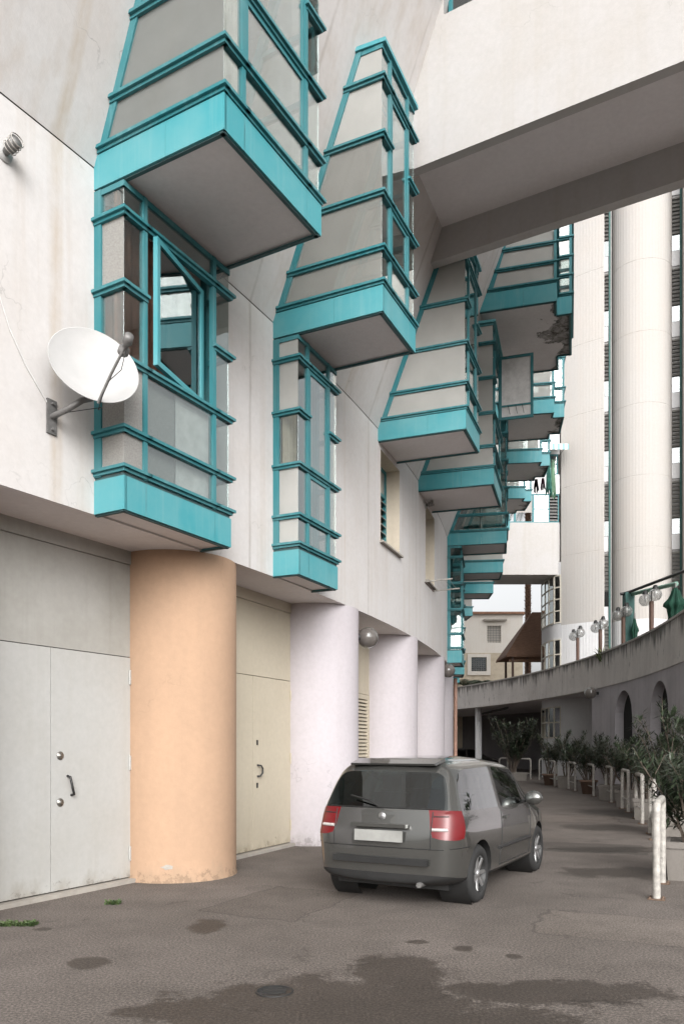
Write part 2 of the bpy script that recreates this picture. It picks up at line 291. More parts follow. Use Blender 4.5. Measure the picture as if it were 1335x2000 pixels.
# ------------------------------------------------------------------ helpers
ORG = {}
class MB:
    def __init__(s): s.v = []; s.f = []; s.sm = []
    def add(s, vs, fs, smooth=False):
        k = len(s.v); s.v += [Vector(v) for v in vs]; s.f += [tuple(i + k for i in f) for f in fs]; s.sm += [smooth] * len(fs); return s
    def box(s, a, b, X=Matrix.Identity(4)):
        (x0, y0, z0), (x1, y1, z1) = a, b
        vs = [X @ Vector(p) for p in ((x0, y0, z0), (x1, y0, z0), (x1, y1, z0), (x0, y1, z0), (x0, y0, z1), (x1, y0, z1), (x1, y1, z1), (x0, y1, z1))]
        return s.add(vs, [(0, 3, 2, 1), (4, 5, 6, 7), (0, 1, 5, 4), (1, 2, 6, 5), (2, 3, 7, 6), (3, 0, 4, 7)])
    def hexa(s, q0, q1):
        return s.add(list(q0) + list(q1), [(0, 3, 2, 1), (4, 5, 6, 7), (0, 1, 5, 4), (1, 2, 6, 5), (2, 3, 7, 6), (3, 0, 4, 7)])
    def slab(s, quad, th):
        q = [Vector(p) for p in quad]; nrm = (q[1] - q[0]).cross(q[3] - q[0]).normalized() * th / 2
        return s.hexa([p - nrm for p in q], [p + nrm for p in q])
    def tube(s, pts, r, seg=10, cap=True):
        pts = [Vector(p) for p in pts]; rr = r if isinstance(r, (list, tuple)) else [r] * len(pts); vs = []; ref = None
        for i, p in enumerate(pts):
            d = (pts[min(i + 1, len(pts) - 1)] - pts[max(i - 1, 0)]).normalized()
            if ref is None: ref = d.orthogonal().normalized()
            a = (ref - d * ref.dot(d)).normalized(); ref = a; bb = d.cross(a)
            for k in range(seg):
                t = 2 * math.pi * k / seg; vs.append(p + (a * math.cos(t) + bb * math.sin(t)) * rr[i])
        fs = [(i * seg + k, i * seg + (k + 1) % seg, (i + 1) * seg + (k + 1) % seg, (i + 1) * seg + k) for i in range(len(pts) - 1) for k in range(seg)]
        s.add(vs, fs, True)
        if cap: s.add(vs[:seg], [tuple(range(seg))[::-1]]); s.add(vs[-seg:], [tuple(range(seg))])
        return s
    def lathe(s, prof, seg=24, X=Matrix.Identity(4), smooth=True):
        vs = [X @ Vector((r * math.cos(2 * math.pi * k / seg), r * math.sin(2 * math.pi * k / seg), z)) for r, z in prof for k in range(seg)]
        fs = [(i * seg + k, i * seg + (k + 1) % seg, (i + 1) * seg + (k + 1) % seg, (i + 1) * seg + k) for i in range(len(prof) - 1) for k in range(seg)]
        return s.add(vs, fs, smooth)
    def grid(s, rows, smooth=True, skip=None):
        nr, nc = len(rows), len(rows[0]); vs = [p for r in rows for p in r]
        fs = [(i * nc + j, i * nc + j + 1, (i + 1) * nc + j + 1, (i + 1) * nc + j) for i in range(nr - 1) for j in range(nc - 1) if not (skip and skip(i, j))]
        return s.add(vs, fs, smooth)
    def build(s, name, mat, parent=None, loc=None):
        me = bpy.data.meshes.new(name); o = bpy.data.objects.new(name, me); COL.objects.link(o)
        if parent is not None:
            o.parent = parent; org = ORG[parent]
        else:
            org = Vector(loc) if loc is not None else Vector((0, 0, 0)); o.location = org
        ORG[o] = org
        me.from_pydata([tuple(v - org) for v in s.v], [], s.f); me.update()
        me.polygons.foreach_set('use_smooth', s.sm)
        me.materials.append(M[mat] if isinstance(mat, str) else mat); return o
def thing(name, label, cat, loc=(0, 0, 0), group=None):
    o = bpy.data.objects.new(name, None); COL.objects.link(o); o.location = loc; o.empty_display_size = .3; ORG[o] = Vector(loc)
    return tag(o, label, cat, group)
def tag(o, label, cat, group=None):
    o['label'] = label; o['category'] = cat
    if group: o['group'] = group
    return o
def struct(o): o['kind'] = 'structure'; return o

C = Vector((-43.41, 31.59, 0)); R = 47.35
def P(r, ph, z=0): return Vector((C.x + r * math.cos(rad(ph)), C.y + r * math.sin(rad(ph)), z))
LEAN0, LEAN = 7.34, .386
def woff(z): return 0 if z <= LEAN0 else min(z - LEAN0, 6.2) * LEAN
class Fr:                                         # local frame on the facade: u along the street, d out of the wall
    def __init__(s, ph, r=R):
        s.n = Vector((math.cos(rad(ph)), math.sin(rad(ph)), 0)); s.t = Vector((-s.n.y, s.n.x, 0)); s.o = C + s.n * r
    def p(s, u, d, z): return s.o + s.t * u + s.n * d + Vector((0, 0, z))
    def X(s, u, d, z):
        m = Matrix.Identity(4)
        for i, c in enumerate((s.t, s.n, Vector((0, 0, 1)))):
            for j in range(3): m[j][i] = c[j]
        q = s.p(u, d, z)
        for j in range(3): m[j][3] = q[j]
        return m

# ------------------------------------------------------------------ ground
MB().grid([[Vector((x, y, 0)) for x in (-400, -40, -8, 12, 60, 400)] for y in (-400, -10, 4, 40, 120, 900)], False).build('ground', 'asphalt')
struct(bpy.data.objects['ground'])

# ------------------------------------------------------------------ left curved building
B = thing('curved_apartment_building', 'long white curved apartment building with teal glazed bays along the left side', 'building', P(46.5, -20))
BAYS = {'A': (-29.1, 1.68), 'B': (-25.5, 1.17), 'C': (-20.75, 1.2), 'D': (-16.9, 1.65), 'E': (-11.35, 1.2), 'F': (-7.1, 1.15), 'G': (-3.1, 1.15), 'H': (2.75, 1.2), 'I': (7.2, 1.2)}
TIER2 = {'D': (-16.1, .57, 1.85, .68), 'E': (-10.4, .35, 1.2, .35), 'F': (-6.1, .35, 1.1, .35), 'G': (-1.8, .35, 1.2, .35), 'H': (2.6, .35, 1.2, .35)}
LOWER = ['A', 'B', 'E', 'F', 'G', 'H']
deg = lambda m: math.degrees(m / R)
WIN = [(-21.32, -19.85, 5.35, 7.02), (-16.95, -15.55, 5.37, 7.05)]       # recessed windows below C and D
op_low = [(BAYS[k][0] - deg(BAYS[k][1] / 2 - .06), BAYS[k][0] + deg(BAYS[k][1] / 2 - .06), 4.25, 7.0) for k in LOWER] + WIN
op_up = [(v[0] - deg(v[1] / 2 - .06), v[0] + deg(v[1] / 2 - .06), 7.5, 10.5) for v in BAYS.values()]
op_up += [(v[0] - deg(sum(v[1:]) / 2 - .06), v[0] + deg(sum(v[1:]) / 2 - .06), 11.1, 13.9) for v in TIER2.values()]
def wall_sheet(name, ops, zs, mat):
    phs = sorted(set([round(-37 + .5 * i, 3) for i in range(int(54 / .5) + 1)] + [round(q, 3) for o in ops for q in o[:2]]))
    zz = sorted(set(zs + [q for o in ops for q in o[2:]]))
    rows = [[P(R + woff(z), ph, z) for ph in phs] for z in zz]
    def skip(i, j):
        pm = (phs[j] + phs[j + 1]) / 2; zm = (zz[i] + zz[i + 1]) / 2
        return any(a < pm < b2 and c < zm < d for a, b2, c, d in ops)
    return MB().grid(rows, True, skip).build(name, mat, B)
wall_sheet('facade_wall', op_low, [3.9, 5.5, 7.333], 'wall')
wall_sheet('leaning_wall', op_up, [7.347, 9, 10.8, 12, 13.54, 15, 19], 'wall')
phs = [-37 + .9 * i for i in range(61)]
M['joint'] = simple('painted_joint_shadow', (.10, .085, .075, 1), .9)  # shadow of the open joint, put into the strip's dark colour
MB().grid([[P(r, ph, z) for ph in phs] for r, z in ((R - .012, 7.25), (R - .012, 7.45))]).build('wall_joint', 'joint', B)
MB().grid([[P(r, ph, 3.9) for ph in phs] for r in (R, 46.2)]).build('overhang_soffit', 'soffit', B)
MB().grid([[P(r, ph, 3.98) for ph in phs] for r in (46.2, 42)]).build('floor_slab', 'interior', B)
MB().grid([[P(r, ph, 7.18) for ph in phs] for r in (R - .05, 42)]).build('floor_slab', 'interior', B)
MB().grid([[P(r, ph, 10.68) for ph in phs] for r in (48.5, 42)]).build('floor_slab', 'interior', B)
MB().grid([[P(43.5, ph, z) for ph in phs] for z in (3.9, 19)]).build('rear_wall', 'interior', B)
MB().grid([[P(r, ph, 19) for ph in phs] for r in (49.75, 43.5)]).build('roof', 'soffit', B)
for ph in (-37, 17):
    MB().add([P(43.5, ph, 0), P(46.6, ph, 0), P(46.6, ph, 3.9), P(R, ph, 3.9), P(R, ph, 7.34), P(R + 2.39, ph, 13.54), P(R + 2.39, ph, 19), P(43.5, ph, 19)], [tuple(range(8))]).build('end_wall', 'wall', B)

def seg_box(mb, fr, a, b, z0, z1, inn, out, ea=0, eb=0):
    """box along plan segment a->b (u,d), from inn behind to out in front"""
    a = Vector(a); b = Vector(b); t = (b - a).normalized(); nn = Vector((-t.y, t.x))
    a = a - t * ea; b = b + t * eb
    q = [a - nn * inn, b - nn * inn, b + nn * out, a + nn * out]
    mb.hexa([fr.p(p.x, p.y, z0) for p in q], [fr.p(p.x, p.y, z1) for p in q])

def bay(fr, plan, z0, fas, levels, z1, posts, short_seg, glassf, label=None, curtain=None, soff='soffit', sash=True, lid=True):
    """plan: inner polyline (u,d) near->far of the faces standing free; the first and last points run back to the wall.
    levels: list of (z, short?)"""
    u0, d0 = plan[0]; u1, d1 = plan[-1]
    full = [(u0, None)] + plan + [(u1, None)]
    def seg(i, z, z2=None):
        a, b = full[i], full[i + 1]
        if a[1] is None: a = (a[0], woff(z) - .02)
        if b[1] is None: b = (b[0], woff(z) - .02)
        return a, b
    ns = len(full) - 1
    # frame (root mesh): posts, wall-edge members
    mb = MB()
    for i in posts:
        u, d = plan[i]
        mb.box((-.028, -.045, z0 + fas), (.028, .012, z1), fr.X(u, d, 0))
    for u, d, s in ((u0, d0, 1), (u1, d1, -1)):
        zs = [z0 + fas, LEAN0, z1] if z0 + fas < LEAN0 < z1 else [z0 + fas, z1]
        for za, zb in zip(zs, zs[1:]):
            mb.hexa([fr.p(u - .012 * s, woff(za) - .03, za), fr.p(u + .05 * s, woff(za) - .03, za), fr.p(u + .05 * s, woff(za) + .085, za), fr.p(u - .012 * s, woff(za) + .085, za)],
                    [fr.p(u - .012 * s, woff(zb) - .03, zb), fr.p(u + .05 * s, woff(zb) - .03, zb), fr.p(u + .05 * s, woff(zb) + .085, zb), fr.p(u - .012 * s, woff(zb) + .085, zb)])
    for i in range(ns):
        a, b = seg(i, z1); seg_box(mb, fr, a, b, z1 - .055, z1, .04, .004)
    root = mb.build('bay_window', 'teal_dark', B)
    if label: root['label'] = label
    # fascia panels
    for i in range(ns):
        a, b = Vector(seg(i, z0)[0]), Vector(seg(i, z0)[1]); L = (b - a).length
        if i == 0 and L > .9: parts = [(0, .58), (.58, 1)]
        else: parts = [(0, 1)]
        for k, (p0, p1) in enumerate(parts):
            m2 = MB(); q0 = a.lerp(b, p0 + (.003 / L if k else 0)); q1 = a.lerp(b, p1)
            seg_box(m2, fr, q0, q1, z0, z0 + fas - .03, .03, .012, 0, .012 if (i < ns - 1 and p1 == 1) else 0)
            m2.build('fascia_panel', 'teal', root)
    m2 = MB()
    for i in range(ns):
        a, b = seg(i, z0); seg_box(m2, fr, a, b, z0 + fas - .03, z0 + fas + .0, .03, -.004)
    m2.build('edge_trim', 'seam', root); m2 = MB()
    for i in range(ns):
        a, b = seg(i, z0); seg_box(m2, fr, a, b, z0 - .014, z0 - .001, .05, -.012)
    m2.build('drip_edge', 'seam', root)
    poly = [fr.p(u0 + .01, woff(z0) - .05, 0)] + [fr.p(u * .985, d - .02, 0) for u, d in plan] + [fr.p(u1 - .01, woff(z0) - .05, 0)]
    npl = len(poly); up = [p + Vector((0, 0, z0 + .02)) for p in poly]; up2 = [p + Vector((0, 0, z0 + .09)) for p in poly]
    m2 = MB(); m2.add(up, [tuple(range(npl))[::-1]]); m2.add(up2, [tuple(range(npl))]); m2.build('soffit_slab', soff, root)
    # ledges
    for z, short in levels:
        m2 = MB()
        for i in range(ns):
            if short and i == short_seg:
                m2.build('ledge', 'teal_dark', root); m2 = MB(); continue
            a, b = seg(i, z)
            ea = .0 if i == 0 else .0; eb = .055 if i < ns - 1 else 0
            if short and i == short_seg - 1: eb = .03
            convex = 0
            if 0 < i < ns: pass
            seg_box(m2, fr, a, b, z - .008, z + .022, .035, .052, .0 if not (short and i == short_seg + 1) else .03, eb)
            seg_box(m2, fr, a, b, z - .040, z - .0085, .035, .024, 0, .028 if eb else 0)
        m2.build('ledge', 'teal_dark', root)
    # panes
    zz = [z0 + fas] + [z for z, s in levels if z > z0 + fas + .1] + [z1 - .05]
    shortz = {z for z, s in levels if s}
    for i in range(ns):
        zl = [z for z in zz if not (i == short_seg and z in shortz)]
        for za, zb in zip(zl, zl[1:]):
            if zb - za < .08: continue
            brk = [za, LEAN0, zb] if (i in (0, ns - 1) and za < LEAN0 < zb) else [za, zb]
            for z_a, z_b in zip(brk, brk[1:]):
                g = glassf(i, z_a)
                if g is None: continue
                a0, b0 = seg(i, z_a); a1, b1 = seg(i, z_b)
                ins = .012
                def sh(a, b):
                    a = Vector(a); b = Vector(b); t = (b - a).normalized(); nn = Vector((-t.y, t.x)); return a - nn * ins + t * .012, b - nn * ins - t * .012
                a0, b0 = sh(a0, b0); a1, b1 = sh(a1, b1)
                MB().slab([fr.p(a0.x, a0.y, z_a), fr.p(b0.x, b0.y, z_a), fr.p(b1.x, b1.y, z_b), fr.p(a1.x, a1.y, z_b)], .008).build('pane', g, root)
                if sash and i == short_seg and z_b - z_a > .6:
                    m3 = MB(); w = .045
                    t = (Vector(b0) - Vector(a0)).normalized(); aa = Vector(a0) + t * .02; bb = Vector(b0) - t * .02
                    seg_box(m3, fr, aa, bb, z_a + .03, z_a + .03 + w, .02, .016); seg_box(m3, fr, aa, bb, z_b - .045 - w, z_b - .045, .02, .016)
                    seg_box(m3, fr, aa, aa + t * w, z_a + .03, z_b - .045, .02, .015); seg_box(m3, fr, bb - t * w, bb, z_a + .03, z_b - .045, .02, .015)
                    m3.build('sash', 'teal_dark', root)
    if lid:
        poly = [fr.p(u0 - .04, woff(z1) - .05, 0)] + [fr.p(u * 1.03, d + .05, 0) for u, d in plan] + [fr.p(u1 + .04, woff(z1) - .05, 0)]
        m2 = MB(); lo = [p + Vector((0, 0, z1 + .004)) for p in poly]; hi = [p + Vector((0, 0, z1 + .055)) for p in poly]
        m2.add(lo, [tuple(range(npl))[::-1]]); m2.add(hi, [tuple(range(npl))])
        for k in range(npl): m2.add([lo[k], lo[(k + 1) % npl], hi[(k + 1) % npl], hi[k]], [(0, 1, 2, 3)])
        m2.build('cap', 'teal', root)
    if curtain:
        for cu0, cu1, cd, cz0, cz1, cm in curtain:
            n = 40; rows = []
            for z in (cz0, cz1):
                rows.append([fr.p(cu0 + (cu1 - cu0) * k / n, cd + .03 * math.sin(k * 1.25) + .012 * math.sin(k * 3.1), z) for k in range(n + 1)])
            MB().grid(rows).build('curtain', cm, root)
    return root

LV_UP = [(7.50, 0), (7.93, 0), (8.63, 0), (9.37, 1), (10.1, 0)]
LV_LO = [(4.31, 0), (4.69, 0), (5.37, 0), (6.09, 1), (6.80, 0)]
def side_glass(i, z): return 'glass_side' if i in (0,) else 'glass'
for k, (ph, wd) in BAYS.items():
    fr = Fr(ph); h = wd / 2; D = 1.59; m = .29 if wd > 1.4 else .27
    plan = [(-h, D), (-h + m, D), (h - m, D), (h, D)]
    gf = side_glass
    cur = {'A': [(-.75, -.45, 1.30, 7.6, 10.4, 'curtain_white'), (-.2, .35, .95, 7.6, 10.4, 'curtain_white')],
           'B': None, 'E': None, 'D': [(-.7, .7, .9, 7.6, 10.4, 'curtain_grey')]}.get(k, [(-h + .1, h - .1, .6, 7.6, 10.4, 'curtain_beige')])
    if k == 'A': gf = lambda i, z: 'glass_smoke' if i == 0 else 'glass'
    if k == 'B': gf = lambda i, z: ('glass_thin' if z < 9.3 else 'glass_side') if i == 0 else 'glass'
    if k == 'E':
        gf = lambda i, z: 'glass'; cur = [(-h + .08, h - .08, .9, 7.55, 10.4, 'curtain_stripe')]
    bay(fr, plan, 7.12, .36, LV_UP, 10.52, (1, 2), 2, gf, None, cur)
    if k in LOWER:
        D2 = .38; plan = [(-h, D2), (-h + m, D2), (h - m, D2), (h, D2)]
        if k == 'A':
            def gf(i, z):
                if i == 2 and 5.2 < z < 6.7: return None       # the sash there stands open
                return 'glass_pat' if (i in (0, 1) and (z < 5.3 or (i == 0 and 6 < z < 6.5))) else 'glass'
            cur = [(-.82, .2, .02, 4.3, 7.05, 'curtain_brown'), (-.82, -.78, .25, 4.3, 7.05, 'curtain_brown')]
        elif k == 'B':
            gf = lambda i, z: 'glass_side' if i == 0 and not 5.3 < z < 6 else 'glass'
            cur = [(-.55, -.2, .12, 4.3, 7.05, 'curtain_beige')]
        else:
            gf = lambda i, z: 'glass'; cur = None
        rt = bay(fr, plan, 3.9, .36, LV_LO, 7.10, (1, 2), 2, gf, None, cur, lid=False, sash=(k != 'A'))
        if k == 'A':
            # patterned pane behind the lower glass; white board imitates the sky's reflection
            m2 = MB(); m2.slab([fr.p(-.56, .30, 4.29), fr.p(-.02, .30, 4.29), fr.p(-.02, .30, 5.34), fr.p(-.56, .30, 5.34)], .01); m2.build('pane', 'glass_pat', rt)
            m2 = MB(); m2.slab([fr.p(.0, .30, 4.29), fr.p(.55, .30, 4.29), fr.p(.55, .30, 5.34), fr.p(.0, .30, 5.34)], .01); m2.build('sky_reflection_board', 'white_sheet', rt)
            # open centre-pivot sash
            piv = fr.p(.0, .36, 0); a = rad(-21); t = (fr.t * math.cos(a) - fr.n * math.sin(a)); nn = (fr.n * math.cos(a) + fr.t * math.sin(a))
            t = fr.t * math.cos(rad(12)) - fr.n * math.sin(rad(12)); nn = fr.n * math.cos(rad(12)) + fr.t * math.sin(rad(12))
            X = Matrix.Identity(4)
            for i, c in enumerate((t, nn, Vector((0, 0, 1)))):
                for j in range(3): X[j][i] = c[j]
            for j in range(3): X[j][3] = piv[j]
            hw = .50; m2 = MB(); w_ = .055
            m2.box((-hw, -.025, 5.43), (-hw + w_, .025, 6.72), X).box((hw - w_, -.025, 5.43), (hw, .025, 6.72), X)
            m2.box((-hw + w_, -.024, 5.43), (hw - w_, .024, 5.43 + w_), X).box((-hw + w_, -.024, 6.72 - w_), (hw - w_, .024, 6.72), X)
            m2.build('open_sash', 'teal', rt)
            m2 = MB(); m2.box((-hw + w_, -.004, 5.43 + w_), (hw - w_, .004, 6.72 - w_), X); m2.build('pane', 'glass_dark', rt)
for k, (ph, fa, fb, fc) in TIER2.items():
    fr = Fr(ph); h = (fa + fb + fc) / 2
    plan = [(-h, 2.85), (-h + fa, 2.85), (-h + fa, 3.15), (-h + fa + fb, 3.15), (-h + fa + fb, 2.85), (h, 2.85)]
    lv = [(11.17, 0), (11.56, 0), (11.96, 0), (12.36, 0), (12.76, 0), (13.3, 0)]
    if k != 'D': lv = [(11.17, 0), (11.56, 0), (12.4, 0), (13.2, 0)]
    bay(fr, plan, 10.75, .4, lv, 14.1, (0, 1, 2, 3, 4, 5), 3, lambda i, z: 'glass_side' if i == 0 else 'glass', None,
        [(-h + .1, h - .1, 2.3, 11.2, 13.9, 'curtain_grey')], 'soffit_bad' if k == 'D' else 'soffit_worn', False)
# casement standing open on bay D
fr = Fr(BAYS['D'][0]); rt = None
for o in list(B.children):
    if o.name.startswith('bay_window'): rt = o
m2 = MB()
def sb(a0, a1, z0, z1): m2.box((.08 - .02, 1.62 + a0, z0), (.08 + .02, 1.62 + a1, z1), fr.X(0, 0, 0))
sb(0, .74, 8.80, 8.86); sb(0, .74, 10.14, 10.2); sb(0, .06, 8.862, 10.138); sb(.68, .74, 8.862, 10.138); sb(.06, .68, 9.08, 9.12)
op = m2.build('open_casement', 'teal_dark', B); op['label'] = 'casement standing open with a white panel'
m2 = MB().box((.08 - .006, 1.68, 9.12), (.08 + .006, 2.30, 10.14), fr.X(0, 0, 0)); m2.build('panel', 'white_sheet', op)
m2 = MB().box((.08 - .006, 1.68, 8.86), (.08 + .006, 2.30, 9.08), fr.X(0, 0, 0)); m2.build('panel', 'white_sheet', op)
for a in (.2, .36, .5): MB().tube([fr.p(.05, 1.62 + a, 9.1), fr.p(.05, 1.64 + a, 9.0), fr.p(.05, 1.63 + a + .03, 8.9)], .005, 5).build('hanger', 'black', op)

# recessed windows with reveals
for wi, (pa, pb, za, zb) in enumerate(WIN):
    fr = Fr((pa + pb) / 2); h = math.radians(pb - pa) / 2 * R; dp = -.30
    m2 = MB()
    for q in ([(-h, .0, za), (-h, dp, za), (-h, dp, zb), (-h, .0, zb)], [(h, .0, za), (h, dp, za), (h, dp, zb), (h, .0, zb)], [(-h, .0, zb), (h, .0, zb), (h, dp, zb), (-h, dp, zb)], [(-h, 0, za), (h, 0, za), (h, dp, za), (-h, dp, za)]):
        m2.add([fr.p(*p) for p in q], [(0, 1, 2, 3)])
    m2.build('window_reveal', plaster('reveal_paint', (.62, .55, .45, 1), (.4, .33, .25, 1), .3, .3) if wi == 0 else bpy.data.materials['reveal_paint'], B)
    m2 = MB(); w_ = .055
    m2.box((-h, -.03, za), (-h + w_, .03, zb), fr.X(0, dp, 0)).box((h - w_, -.03, za), (h, .03, zb), fr.X(0, dp, 0))
    m2.box((-h + w_, -.03, za), (h - w_, .03, za + w_), fr.X(0, dp, 0)).box((-h + w_, -.03, zb - w_), (h - w_, .03, zb), fr.X(0, dp, 0))
    m2.box((.08, -.029, za + w_), (.08 + w_, .029, zb - w_), fr.X(0, dp, 0))
    m2.box((-h + w_, -.028, za + 1.12), (h - w_, .028, za + 1.12 + w_), fr.X(0, dp, 0)); m2.box((-h + w_, -.028, za + .62), (.08, .028, za + .66), fr.X(0, dp, 0))
    wn = m2.build('window', 'teal_dark', B)
    MB().box((-h + w_, -.005, za + w_), (.08, .005, zb - w_), fr.X(0, dp, 0)).build('pane', 'glass_dark', wn)
    MB().box((.14, -.005, za + 1.18), (h - w_, .005, zb - w_), fr.X(0, dp, 0)).build('pane', 'glass_side', wn)
    for j in range(7):
        z = za + .10 + j * .148
        MB().hexa([fr.p(.14, dp - .03, z + .10), fr.p(h - w_, dp - .03, z + .10), fr.p(h - w_, dp - .025, z + .108), fr.p(.14, dp - .025, z + .108)],
                  [fr.p(.14, dp + .05, z), fr.p(h - w_, dp + .05, z), fr.p(h - w_, dp + .055, z + .008), fr.p(.14, dp + .055, z + .008)]).build('louvre', 'glass_side', wn)
    MB().box((-h - .04, -.02, za - .035), (h + .05, .07, za - .002), fr.X(0, 0, 0)).build('window_sill', 'threshold', B)

# columns and shop fronts
COLP = [-32.3 + 4.65 * i for i in range(11)]
for i, ph in enumerate(COLP):
    seg = 48; m2 = MB().lathe([(.765, 0), (.752, .05), (.75, .3), (.75, 3.9)], seg, Matrix.Translation(P(46.65, ph)))
    o = m2.build('column', 'orange' if i == 1 else 'lilac', B)
    if i == 1: o['label'] = 'orange painted round column'
def chip(ph_c, a0, z0, sx, sz, seed):
    random.seed(seed); c_ = P(46.65, ph_c); pts = []
    for k in range(14):
        t = 2 * math.pi * k / 14; rr_ = random.uniform(.6, 1.1); a = rad(a0) + sx * rr_ * math.cos(t) / .75; pts.append(c_ + Vector((math.cos(a) * .7535, math.sin(a) * .7535, z0 + sz * rr_ * math.sin(t))))
    mid_ = sum(pts, Vector()) / 14; MB().add(pts + [mid_ + (mid_ - c_ - Vector((0, 0, mid_.z))).normalized() * .004], [(k, (k + 1) % 14, 14) for k in range(14)]).build('chipped_plaster', 'threshold', B)
chip(COLP[1], -86, .19, .085, .032, 3)
for i in range(len(COLP) - 1):
    a = P(46.6, COLP[i]); b = P(46.6, COLP[i + 1]); t = (b - a).normalized(); nn = Vector((t.y, -t.x, 0)); L = (b - a).length
    X = Matrix.Identity(4)
    for k, c in enumerate((t, nn, Vector((0, 0, 1)))):
        for j in range(3): X[j][k] = c[j]
    for j in range(3): X[j][3] = a[j]
    c0, c1 = .66, L - .66; mid = L / 2
    MB().box((.3, -.12, 0), (L - .3, -.06, 3.9), X).build('shopfront_backing', 'dark', B)
    MB().box((c0, -.05, 0), (c1, .10, .045), X).build('threshold', 'threshold', B)
    dm = 'door_white' if i == 0 else 'door_cream'
    MB().box((c0, -.04, 2.655), (c1, .0, 3.74), X).build('transom_panel', 'panel_grey' if i == 0 else 'door_cream', B)
    MB().box((c0, -.05, 3.745), (c1, .02, 3.90), X).build('cornice_strip', 'panel_grey' if i == 0 else 'door_cream', B)
    if i in (0, 1, 3, 4, 5, 6, 7, 8, 9):
        for (x0, x1, rt) in ((c0, mid - .004, 0), (mid + .004, c1, 1)):
            dr = MB().box((x0, -.04, .06), (x1, .004, 2.645), X).build('door', dm, B)
            if i > 1: continue
            if rt:
                for z in (.25, 1.32, 2.33):
                    MB().box((c1 - .105, .004, z), (c1 - .075, .022, z + .17), X).tube([X @ Vector((c1 - .105, .018, z)), X @ Vector((c1 - .105, .018, z + .17))], .009, 8).build('hinge', dm, dr)
                if i == 0:
                    for z in (1.50, 1.0):
                        MB().lathe([(.0, .016), (.018, .016), (.02, .008), (.045, .006), (.045, 0)], 20, X @ Matrix.Translation((mid + .12, .006, z)) @ Matrix.Rotation(rad(-90), 4, 'X')).build('lock', 'brass', dr)
                    MB().tube([X @ Vector(p) for p in ((mid + .22, .005, 1.28), (mid + .22, .05, 1.27), (mid + .25, .055, 1.14), (mid + .27, .05, 1.08), (mid + .27, .005, 1.07))], .014, 8).build('handle', 'black', dr)
                else:
                    for z in (1.62, .98):
                        MB().box((mid + .10, .005, z), (mid + .14, .012, z + .075), X).build('lock', 'black', dr)
                    MB().tube([X @ Vector(p) for p in ((mid + .12, .005, 1.32), (mid + .15, .06, 1.31), (mid + .19, .06, 1.27), (mid + .19, .06, 1.20), (mid + .15, .05, 1.16), (mid + .12, .005, 1.15))], .014, 8).build('handle', 'black', dr)
    else:
        sh = MB().box((c0, -.04, .06), (c0 + .1, .01, 2.645), X).box((c1 - .22, -.04, .06), (c1, .01, 2.645), X).box((c0 + .1, -.04, 2.55), (c1 - .22, .012, 2.645), X).build('shutter_door', dm, B)
        for j in range(34):
            z = .07 + j * .073
            MB().hexa([X @ Vector(p) for p in ((c0 + .1, -.035, z + .05), (c1 - .22, -.035, z + .05), (c1 - .22, -.03, z + .062), (c0 + .1, -.03, z + .062))],
                      [X @ Vector(p) for p in ((c0 + .1, .008, z), (c1 - .22, .008, z), (c1 - .22, .012, z + .012), (c0 + .1, .012, z + .012))]).build('slat', dm, sh)
# brown downpipe past the last column
p0 = P(47.48, -6.6)
m2 = MB().tube([p0 + Vector((0, 0, z)) for z in (0, 1.2, 2.4, 3.86)], .062, 12)
for z in (.9, 2.2): m2.tube([p0 + Vector((0, 0, z)), p0 + Vector((0, 0, z + .07))], .075, 12)
m2.build('downpipe', 'pipe', B)

# ------------------------------------------------------------------ near footbridge (box beam with side beams)
da = Vector((.866, -.5, 0)); db = Vector((.5, .866, 0))
BX = Matrix.Identity(4)
for j in range(3): BX[j][0] = da[j]; BX[j][1] = db[j]; BX[j][2] = (0, 0, 1)[j]
BR = thing('covered_footbridge', 'massive white concrete footbridge crossing overhead from the curved building', 'bridge', BX @ Vector((3, 11.5, 10)))
A0, A1 = -5.6, 15
# the near face, with a dark window cut into it
def face_with_hole(y0, y1, z0, z1, holes, name):
    xs = sorted(set([A0, A1] + [h[0] for h in holes] + [h[1] for h in holes])); zs = sorted(set([z0, z1] + [h[2] for h in holes] + [h[3] for h in holes]))
    m = MB()
    for xa, xb in zip(xs, xs[1:]):
        for za, zb in zip(zs, zs[1:]):
            if any(h[0] <= xa and xb <= h[1] and h[2] <= za and zb <= h[3] for h in holes): continue
            m.add([BX @ Vector(p) for p in ((xa, y0, za), (xb, y0, za), (xb, y0, zb), (xa, y0, zb))], [(0, 1, 2, 3)])
    return m.build(name, 'bridge', BR)
HOLE = (-4.36, -2.4, 12.03, 13.3)
face_with_hole(10.45, 10.6, 10.0, 14.2, [HOLE], 'near_face')
MB().add([BX @ Vector(p) for p in ((A0, 10.45, 10), (A1, 10.45, 10), (A1, 10.60, 10), (A0, 10.60, 10))], [(3, 2, 1, 0)]).add([BX @ Vector(p) for p in ((A0, 10.60, 10), (A1, 10.60, 10), (A1, 10.60, 10.55), (A0, 10.60, 10.55))], [(3, 2, 1, 0)]).build('near_beam', 'bridge', BR)
MB().box((A0, 10.601, 10.55), (A1, 12.629, 10.75), BX).build('deck_soffit', 'soffit', BR)
MB().box((A0, 12.63, 10.0), (A1, 12.82, 14.2), BX).build('far_beam', 'bridge', BR)
MB().box((A0, 10.46, 14.2), (A1, 12.81, 14.4), BX).build('bridge_roof', 'bridge', BR)
m2 = MB()
hx0, hx1, hz0, hz1 = HOLE
